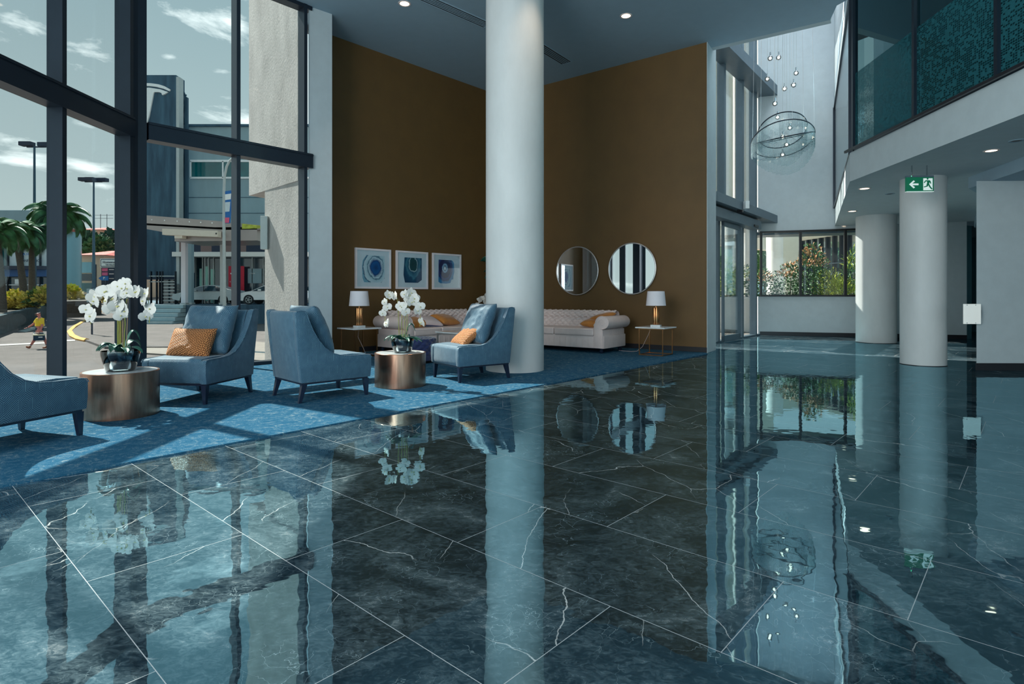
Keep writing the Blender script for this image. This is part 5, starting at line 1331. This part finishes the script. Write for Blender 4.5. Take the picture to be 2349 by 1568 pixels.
# shopping centre sign
Y = 60; sg = thing('shopping_sign', 'tall shopping centre sign board with a white header and dark tenant panels', 'sign', (0, Y, 0))
bxp(MB(), 233, 300, 593, 613, Y, -.2, .2).build('header_panel', MAT['white_paint'], sg)
bxp(MB(), 234.5, 299, 594.5, 611.5, Y, -.215, -.2).build('header_border', MAT['navy_sign'], sg)
bxp(MB(), 236, 297.5, 596, 610, Y, -.235, -.215).build('header_face', MAT['white_paint'], sg)
sign_text(sg, Y, 239.5, 601.5, 'Homemaker', 5.6, MAT['navy_sign'], 'LEFT', dy=-.26); sign_text(sg, Y, 246, 607.5, 'THE VALLEY', 2.9, MAT['navy_sign'], 'LEFT', dy=-.26)
bxp(MB(), 234, 300, 613, 672, Y, -.1, .2).build('tenant_board', MAT['navy_sign'], sg)
for y_ in (615, 624.5): bxp(MB(), 236, 249, y_, y_+7, Y, -.14, -.1).build('tenant_panel', MAT['pinksign'], sg)
for y_ in (617, 627, 637.5): bxp(MB(), 252, 263, y_, y_+2, Y, -.14, -.1).build('tenant_lettering', MAT['pale_cushion'], sg)
bxp(MB(), 236, 240, 672, 694, Y, 0, .2).build('post', MAT['navy_sign'], sg)
pk = thing('parking_sign', 'blue arrow shaped parking sign with a white P pointing left', 'sign', (0, 59.5, 0))
a = [W(x, y, 59.5) for x, y in [(227, 638), (234, 633), (249, 633), (249, 643), (234, 643)]]
MB().prof([(p.x, p.z) for p in a], -.1, 0, 'y').build('panel', MAT['bluesign'], pk)
sign_text(pk, 59.5, 240.5, 638, 'P', 6, MAT['white_paint'], dy=-.12)
bxp(MB(), 243, 245, 643, 694, 59.5, -.05, .05).build('post', MAT['navy_sign'], pk)

# ------------------------------------------------------------------ showroom across the forecourt
Y = 46; zt = .44
dk = prismW([(W(345, 0, 40).x, 40), (W(640, 0, 40).x, 40), (8, 80), (W(300, 0, 80).x, 80)], lambda x, y: gz(y)-.3, lambda x, y: .42, 'forecourt', MAT['tower'], 'raised forecourt terrace with a dark retaining wall in front of the showroom', 'terrace')
st = thing('forecourt_steps', 'pale concrete steps climbing to the showroom forecourt, left end', 'steps', (0, 38.4, 0))
for i in range(5):
    a, b = W(330, 0, 39), W(407, 0, 39); z1 = gz(38.4)+.28*(i+1)
    MB().box(a.x, b.x, .32*i, 1.75, z1-.28, z1-.03).build('step', MAT['bldg'], st)
tw = thing('sign_tower', 'tall dark weathered tower with a large pale stylised T emblem, cut by the corner post', 'tower', (0, Y, 0))
bxp(MB(), 272, 404, 172, 640, Y, 0, 1.2).build('panel_face', MAT['tower'], tw)
bxp(MB(), 404, 411, 176, 690, Y, 0, .6).build('edge_post', MAT['steel'], tw)
bxp(MB(), 272, 404, 636, 640, Y, -.1, .1).build('edge_trim', MAT['navy_sign'], tw)
def polyW(mb, pts, Y, d0, d1):
    a = [W(x, y, Y) for x, y in pts]; return mb.prof([(p.x, p.z) for p in a], d0, d1, 'y')
mb = MB(); cx_ = 330
def em(pts): return [(cx_+x, y) for x, y in pts]
R2 = [(62, 206), (50, 199), (36, 194.5), (18, 192), (0, 191.5)]
polyW(mb, em([(-x, y) for x, y in R2[:-1]]+R2[::-1]+[(60, 210), (46, 204), (30, 200), (14, 198), (0, 197.5), (-14, 198), (-30, 200), (-46, 204), (-60, 210)]), Y, -.12, 0)
polyW(mb, em([(0, 203), (14, 202), (40, 206), (57, 212), (50, 216.5), (44, 219), (42, 214), (36, 212), (26, 212), (24, 214), (14, 266), (0, 310), (-14, 266), (-24, 214), (-26, 212), (-36, 212), (-42, 214), (-44, 219), (-50, 216.5), (-57, 212), (-40, 206), (-14, 202)]), Y, -.12, 0)
mb.build('emblem', MAT['white_paint'], tw)
fr = thing('tower_frame', 'open steel bracing frame on the right side of the tower', 'steel frame', (0, Y+1, 0))
for (x0, y0, x1, y1, w) in [(411, 186, 428, 228, .12), (428, 224, 428, 640, .22), (412, 205, 428, 250, .10), (412, 300, 426, 236, .10), (426, 290, 413, 236, .10), (412, 218, 428, 218, .08), (412, 236, 428, 236, .12), (412, 284, 428, 284, .1), (412, 420, 427, 340, .1), (413, 340, 426, 420, .1), (412, 560, 427, 440, .1)]:
    a, b = W(x0, y0, Y+1), W(x1, y1, Y+1); MB().bar((a.x, 0, a.z), (b.x, 0, b.z), w).build('brace', MAT['tower'], fr)
ob = thing('showroom_building', 'pale concrete showroom building with a band of teal windows, behind the canopy', 'building', (0, Y+2, 0)); Yb = Y+2
bxp(MB(), 427, 760, 290, 600, Yb, 0, 14).build('wall', MAT['bldg'], ob)
bxp(MB(), 425, 760, 286, 291, Yb, -.2, 14.2).build('parapet', MAT['tower'], ob)
for y_ in (452, 488): bxp(MB(), 428, 760, y_, y_+1.2, Yb, -.03, .1).build('cladding_joint', MAT['tower'], ob)
bxp(MB(), 438, 760, 367, 372, Yb, -.12, .1).build('window_head', MAT['white_paint'], ob)
bxp(MB(), 438, 760, 406, 410, Yb, -.12, .1).build('window_sill', MAT['white_paint'], ob)
for (a, b) in [(440, 510), (514, 580), (584, 660)]:
    bxp(MB(), a, b, 372, 406, Yb, -.04, .1).build('window', MAT['teal_glass'], ob)
    bxp(MB(), a-3, a, 370, 408, Yb, -.12, .1).build('window_frame', MAT['white_paint'], ob)
# ground floor glass
bxp(MB(), 428, 760, 588, 700, Yb, -.9, 0).build('shopfront_glass', MAT['dark_glass'], ob)
for x_ in (455, 462, 478, 484, 492, 503, 560, 590, 615): bxp(MB(), x_, x_+1.6, 592, 700, Yb, -1.0, -.9).build('shopfront_mullion', MAT['steel'], ob)
for (a, b, y0, y1) in [(472, 478, 617, 690), (484, 491, 612, 690), (497, 505, 618, 694)]: bxp(MB(), a, b, y0, y1, Yb, -.96, -.9).build('lit_interior_strip', MAT['foliage'] if False else pbr('mint curtain', sr(150, 200, 186), .7), ob)
bxp(MB(), 441, 463, 590, 700, Yb, -1.6, -.9).build('entrance_pier', MAT['tower'], ob)
bxp(MB(), 463.5, 469, 593, 627, Yb, -1.7, -1.5).build('notice_panel', MAT['white_paint'], ob)
bxp(MB(), 430, 760, 582, 592, Yb, -2.2, 0).build('fascia', MAT['white_ext'], ob)
for (a, b, m) in [(443, 466, 'stripe_brown'), (466, 490, 'navy_sign'), (490, 514, 'stripe_brown'), (514, 538, 'navy_sign'), (538, 565, 'stripe_brown'), (565, 590, 'stripe_brown'), (590, 625, 'navy_sign')]:
    bxp(MB(), a, b, 560, 583, Yb, -2.0, -.5).build('awning_panel', MAT[m], ob)
bxp(MB(), 581, 612, 617, 650, Yb, -1.0, -.92).build('inner_wall', MAT['bldg'], ob)
sign_text(ob, Yb, 592, 628, 'SOLAR', 3, MAT['white_paint'], dy=-1.05)
rb = thing('red_banner', 'red showroom banner with a white stylised T and lettering, cut by a mullion', 'banner', (0, Yb-1.4, 0)); Yr = Yb-1.4
bxp(MB(), 524.5, 560, 610, 673, Yr, -.03, .03).build('cloth', MAT['red'], rb)
mb = MB(); polyW(mb, [(529, 626), (535, 624.5), (540, 624.5), (546, 625), (551, 627), (550, 629), (545, 627.5), (542.5, 628), (540, 641), (537.5, 628), (534, 627.5), (530, 629)], Yr, -.06, -.03); mb.build('emblem', MAT['white_paint'], rb)
sign_text(rb, Yr, 527.5, 646.5, 'T E S L A', 3.4, MAT['white_paint'], 'LEFT', dy=-.06)
# under the tower: stair and rails
us = thing('metal_stair', 'dark open metal stair beneath the tower, in front of bright glazing', 'stairs', (0, 45.2, 0))
for i in range(7): bxp(MB(), 375-i*.4, 401, 650+i*7.5, 653+i*7.5, 45.2, 0, .9).build('tread', MAT['steel'], us)
bxp(MB(), 343, 404, 640, 697, 45.2, 1.2, 1.4).build('back_glazing', MAT['dark_glass'], us)
for x_ in (346, 359, 366, 372, 402): bxp(MB(), x_, x_+1.6, 622, 697, 45.2, -.1, .1).build('post', MAT['frame'], us)
for y_ in (632, 645): bxp(MB(), 343, 402, y_, y_+2, 45.2, -.1, 0).build('rail', MAT['steel'], us)
# canopy
Yc = 38
cn = thing('entrance_canopy', 'wide brushed metal canopy over the forecourt, running across both panes', 'canopy', (0, Yc, 0))
polyW(MB(), [(330, 493), (540, 510), (612, 518), (612, 526), (520, 527), (330, 516)], Yc, 0, 1.5).build('edge_beam', MAT['canopy_metal'], cn)
polyW(MB(), [(330, 516), (520, 527), (612, 526), (612, 556), (430, 558), (430, 542), (330, 524)], Yc+1.5, 0, 3.5).build('soffit', MAT['canopy_metal'], cn)
polyW(MB(), [(556, 513), (612, 519), (612, 523), (556, 525)], Yc, -.06, 0).build('lime_edge', MAT['foliage_yellow'], cn)
for x_ in (349, 378, 407, 435, 461, 487, 513): 
    p = W(x_, 503+(x_-330)*.052, Yc); MB().sphere((p.x, -.02, p.z), .05, 1).build('downlight', MAT['white_paint'], cn)
lb = thing('light_box', 'long cream sign box hanging under the canopy', 'sign box', (0, Yc-.6, 0))
polyW(MB(), [(372, 524), (499, 529), (499, 543), (372, 538)], Yc-.6, 0, .5).build('box', MAT['lightbox'], lb)
p = W(496, 535.5, Yc-.6); MB().sphere((p.x, 0, p.z), .06, 1).build('end_hole', MAT['black'], lb)
MB().bar((W(420, 541, Yc).x, .3, W(0, 540, Yc).z), (W(420, 541, Yc).x, .3, W(0, 548, Yc).z), .5).build('bracket', MAT['lightbox'], lb)
for (x0, x1, y0, y1, dep, lab) in [(417, 427, 546, 707, 41.2, 'pale square post holding the canopy, right of the tower'), (432, 441, 546, 700, 43, 'second pale post just right of the canopy post by the tower'), (506, 514, 560, 706, 40.8, 'slim leaning steel post under the canopy before the red banner')]:
    t = thing('canopy_post', lab, 'post', (0, dep, 0), 0)
    a, b = W(x0, y1, dep), W(x1, y0, dep); MB().box(a.x, b.x, -.1, .25, .40, b.z, None, .01).build('shaft', MAT['mount'] if False else (MAT['bldg'] if x0 > 429 else MAT['shade']) if x0 < 500 else MAT['steel'], t)
    MB().box(a.x-.05, b.x+.05, -.15, .3, .40, .55).build('base_plate', MAT['steel'], t)
# curved street lamp with banner
cl = thing('banner_pole', 'curved-top street pole carrying a blue event banner in front of the building', 'street pole', (0, 37, 0))
pts = [W(515, 720, 37), W(514, 560, 37), W(514, 440, 37), W(515, 405, 37), W(520, 382, 37), (W(527, 368, 37)), W(537, 360, 37), W(545, 358, 37)]
MB().tube([(p.x, 0, p.z) for p in pts], [.12, .10, .09, .08, .075, .07, .06, .05], 10).build('pole', MAT['steel'], cl, smooth=True)
bn = MB(); polyW(bn, [(515, 439), (534, 436), (532, 470), (528, 512), (514, 512)], 37, -.03, .03); bn.build('banner', MAT['bluesign'], cl)
bn = MB(); polyW(bn, [(517, 446), (531, 444), (530, 457), (517, 459)], 37, -.05, -.03); bn.build('banner_lettering', MAT['white_paint'], cl)
bn = MB(); polyW(bn, [(517, 464), (529, 463), (527, 485), (517, 486)], 37, -.05, -.03); bn.build('banner_lettering', MAT['mount'], cl)
bn = MB(); polyW(bn, [(517, 499), (527, 499), (526, 511), (516, 511)], 37, -.05, -.03); bn.build('banner_picture', MAT['pinksign'], cl)

# cars on the forecourt
def make_car(x, y, z, lab, m):
    t = thing('car', lab, 'car', (x, y, z), 0, None)
    prof = [(-2.35, .35), (-2.42, .55), (-2.30, .74), (-1.6, .92), (-1.25, .97), (-.45, 1.36), (.25, 1.45), (.95, 1.40), (1.75, 1.12), (2.25, 1.02), (2.42, .85), (2.40, .45), (2.30, .30), (1.85, .26)]
    def arch(cx_): return [(cx_+.38*math.cos(a), .33+.38*math.sin(a)) for a in [PI*i/10 for i in range(11)]]
    pr = prof+arch(1.45)+arch(-1.42)+[(-1.85, .26)]
    mb = MB(); mb.prof(pr, -.92, .92, 'y')
    for v in mb.bm.verts:
        if v.co.z > .95: v.co.y *= 1-.28*min(1, (v.co.z-.95)/.45)
    mb.build('body', m, t, smooth=True, ang=30)
    gl = [(-1.18, .97), (-.45, 1.31), (.22, 1.39), (.90, 1.34), (1.55, 1.10), (1.2, .99)]
    for s in (-1, 1):
        mb = MB(); mb.prof(gl, -.005, .005, 'y')
        for v in mb.bm.verts: v.co.y += s*(.93-.25*max(0, (v.co.z-.95))/.45*.92)
        mb.build('side_window', MAT['dark_glass'], t)
        MB().box(-.02, .03, s*.935-.01, s*.935+.01, .96, 1.36).build('door_pillar', MAT['black'], t)
        MB().box(-.72, -.50, s*.98-.08, s*.98+.08, .98, 1.10, None, .03).build('mirror', m, t)
    mb = MB(); mb.face([(-1.30, -.80, .985), (-1.30, .80, .985), (-.46, .64, 1.375), (-.46, -.64, 1.375)]); mb.build('windscreen', MAT['dark_glass'], t, solid=.01)
    for cx_ in (-1.42, 1.45):
        for s in (-1, 1):
            w = MB().lathe([(.0, -.10), (.33, -.10), (.34, -.06), (.34, .10), (0, .10)], 28, 0, 0, Matrix.Translation((cx_, s*.82, .34)) @ Matrix.Rotation(PI/2, 4, 'X')).build('wheel', MAT['tyre'], t, smooth=True)
            mb = MB()
            for k in range(5):
                a = k*2*PI/5; mb.bar((cx_, s*.93, .34), (cx_+.22*math.cos(a), s*.93, .34+.22*math.sin(a)), .05, .03, (0, 1, 0))
            mb.torus(.23, .018, Matrix.Translation((cx_, s*.925, .34)) @ Matrix.Rotation(PI/2, 4, 'X'), 24, 6); mb.build('rim', MAT['steel'], w)
    MB().box(-2.44, -2.25, -.8, -.5, .62, .72, None, .03).build('headlight', MAT['chrome'], t)
    return t
make_car(W(552, 0, 43).x+2.42, 43, .42, 'white electric car parked on the forecourt beside the rough concrete pillar', MAT['tesla_white'])
make_car(W(541, 0, 44).x-2.42, 44.9, .42, 'silver car parked behind the slim post, below the red banner', MAT['steel'])

# rough concrete pillar just outside the glass
t = thing('concrete_pillar', 'massive rough grey concrete pillar standing just outside the windows, wider above', 'pillar', (0, 0, 0))
def onray(px, Y): return Vector(((px-CX)/F*Y, Y))
S_, E_ = Vector((-4.6, 10.83)), Vector((-3.62, 9.87)); U_ = Vector((-5.13, 11.35))
MB().prism([S_, E_, (-3.53, 9.98), (-4.3, 11.4)], gz(10), 3.0).build('shaft', MAT['concrete'], t)
MB().prism([U_, E_+Vector((-.01, -.01)), (-3.53, 9.98), (-4.75, 11.95)], 3.0, 9.0).build('overhang', MAT['concrete'], t)
q = onray(609, 10.8)
MB().box(q.x-.03, q.x+.10, q.y-.16, q.y-.05, W(0, 572, 10.7).z, W(0, 496, 10.7).z, None, .01).build('meter_box', MAT['steel'], t, label='pale metal box')
# ------------------------------------------------------------------ garden court beyond the entrance and the far window
struct(MB().prism([(3.9, 12.4), (6.5, 15.75), (8.9, 15.15), (11.2, 14.3), (40, 20), (60, 120), (3.2, 120), (3.2, 12.0)], -.2, -.03), 'ground_terrace', MAT['paving'])
pl = thing('planter', 'long white rendered planter outside the far window and entrance doors', 'planter', (0, 0, 0))
MB().prism([(5.6, 17.3), (12.2, 16.6), (12.3, 17.5), (5.7, 18.2)], -.03, 1.0, None, .02).build('trough', MAT['white_ext'], pl)
MB().prism([(5.7, 17.4), (12.1, 16.72), (12.2, 17.4), (5.8, 18.1)], .96, 1.02).build('soil', MAT['moss'], pl)
def gs(px, top, wpx, m, lab, Y=17.6, n=260, leaf=.085, m2=None, seed=0, spiky=False, cat='shrub', name='shrub', ry=.30):
    Yp = Y-(px-1740)*.0022; b_ = W(px, 0, Yp); z1 = W(0, top, Yp).z
    return shrub(b_.x, Yp, 1.0, wpx/2/F*Yp*1.25, (z1-1.0)*1.04, MAT[m], lab, int(n*1.9), leaf, name, MAT[m2] if m2 else None, seed, 'garden shrubs in the white planter', cat, spiky, ry)
gs(1700, 606, 56, 'foliage', 'green leafy shrub outside, seen through the glass right of the entrance door', seed=21, n=260, m2='foliage_yellow')
gs(1751, 620, 62, 'foliage', 'green shrub at the left end of the far window with a reddish top', seed=22, n=300, m2='foliage_red')
gs(1812, 604, 66, 'foliage', 'green shrub left of the first window mullion, in front of the beige wall', seed=23, n=340, m2='foliage_red')
gs(1864, 562, 76, 'foliage', 'tallest garden shrub with orange red tips, right of the first window mullion', seed=24, n=640, m2='foliage_red')
gs(1906, 622, 60, 'foliage_yellow', 'bright yellow green strappy plant low between the window mullions', seed=25, n=260, spiky=True)
gs(1930, 640, 50, 'foliage_yellow', 'yellow green plant just left of the second window mullion', seed=26, n=220, spiky=True, Y=17.4)
gs(1958, 575, 52, 'foliage', 'spiky dark leaved plant at the right end of the far window by the column', seed=27, n=300, spiky=True, m2='foliage_yellow')
gs(1668, 590, 40, 'foliage_yellow', 'pale spiky plant outside seen through the sliding door leaf', seed=28, n=150, spiky=True)
# exterior columns, entrance canopy wall and garden wing
def ext_col(px, wpx, Y, z1, lab, m='white_ext'):
    p = W(px, 0, Y); c = thing('column', lab, 'column', (p.x, Y, -.03)); r = wpx/2/F*Y
    MB().lathe([(0, 0), (r, 0), (r, z1), (0, z1)], 48).build('shaft', MAT[m], c, smooth=True)
ext_col(1777, 36, 21, 3.2, 'white round column outside, seen through the left pane of the far window')
ext_col(1674, 20, 19.5, 3.4, 'white round column outside, seen through the sliding door')
ext_col(1712, 14, 21.5, 3.4, 'slim white column outside between the entrance mullions')
wb = thing('beige_wall', 'plain beige rendered wall outside behind the garden shrubs', 'wall', (0, 22.5, -.03))
bxp(MB(), 1792, 1832, 541, 700, 22.5, 0, .4).build('panel', MAT['cream_ext'], wb)
ec = thing('entrance_portico', 'cream portico wall high outside the entrance glazing', 'portico', (0, 0, 0))
q0, q1 = W(1560, 0, 24), W(1775, 0, 29)
MB().prism([(q0.x, q0.y), (q1.x, q1.y), (q1.x, q1.y+.5), (q0.x, q0.y+.5)], 3.3, 13.5).build('wall', MAT['cream_ext'], ec)
for (x0, x1) in [(1664, 1672), (1690, 1697), (1712, 1720)]:
    a, b = W(x0, 0, 22.5), W(x1, 0, 22.5); MB().box(a.x, b.x, 22.5, 22.9, 3.3, 13.5).build('rib', MAT['white_ext'], ec)
# glazed wing opposite
gw = thing('glazed_wing', 'glass-walled wing of the building across the garden court, with dark mullions', 'building', (0, 0, 0))
A_, B_ = W(1838, 0, 25), W(1948, 0, 22)
dA = Vector((B_.x-A_.x, B_.y-A_.y)).normalized(); ang = math.atan2(dA.y, dA.x); LL = math.hypot(B_.x-A_.x, B_.y-A_.y)
TG = Matrix.Translation((A_.x, A_.y, 0)) @ Matrix.Rotation(ang, 4, 'Z')
MB().box(0, LL+3, 0, .03, 0, 3.4, TG).build('glazing', MAT['glass_clear'], gw)
for i in range(8): MB().box(i*.42, i*.42+.09, -.05, .12, 0, 3.4, TG).build('mullion', MAT['frame'], gw)
MB().box(0, LL+3, -.06, .1, 2.3, 2.35, TG).build('transom', MAT['frame_grey'], gw)
MB().box(-.1, LL+3, -.1, 3, 3.4, 3.55, TG).build('roof_slab', MAT['cream_ext'], gw)
bd = thing('far_apartments', 'distant pale apartment block on the wooded hillside', 'building', (W(1870, 0, 78).x, 78, 4.5))
MB().box(-4, 4, 0, 5, 0, 4.2).build('wall', MAT['white_ext'], bd)
for i in range(5): MB().box(-3.6+i*1.5, -2.6+i*1.5, -.05, .1, 1.6, 3.0).build('window', MAT['dark_glass'], bd)
hill('ground_hill_right', 10, 110, 62, -2, 17, 'wooded hillside beyond the garden court', 5)
for i, (px, py, top, w, Y, m) in enumerate([(1690, 690, 545, 60, 46, 'foliage_dark'), (1722, 690, 525, 50, 50, 'foliage_dark'), (1750, 690, 532, 40, 44, 'foliage'), (1665, 690, 560, 50, 40, 'foliage'), (1860, 690, 560, 70, 42, 'foliage_dark'), (1915, 690, 555, 60, 44, 'foliage')]):
    b = W(px, py, Y); tp = W(px, top, Y)
    shrub(b.x, Y, 0, w/2/F*Y, tp.z, MAT[m], ['dark tree outside seen beside the sliding door', 'tall dark tree outside between the entrance mullions', 'green tree at the left edge of the far window', 'green tree seen through the sliding door leaf', 'dark tree seen through the glazed wing behind the tallest shrub', 'green tree seen through the glazed wing near the second window mullion'][i], 520, .55, 'tree', seed=40+i, group='trees beyond the garden court', cat='tree')
rl = thing('garden_railing', 'pale blue pool railing outside behind the entrance glass', 'railing', (0, 30, 0))
for i in range(8):
    p = W(1686+i*11, 0, 30); MB().box(p.x-.03, p.x+.03, 0, .05, -.03, 1.9).build('post', MAT['metal_clad'], rl)
a, b = W(1680, 0, 30), W(1770, 0, 30)
MB().box(a.x, b.x, 0, .06, 1.25, 1.4).build('rail', MAT['metal_clad'], rl)
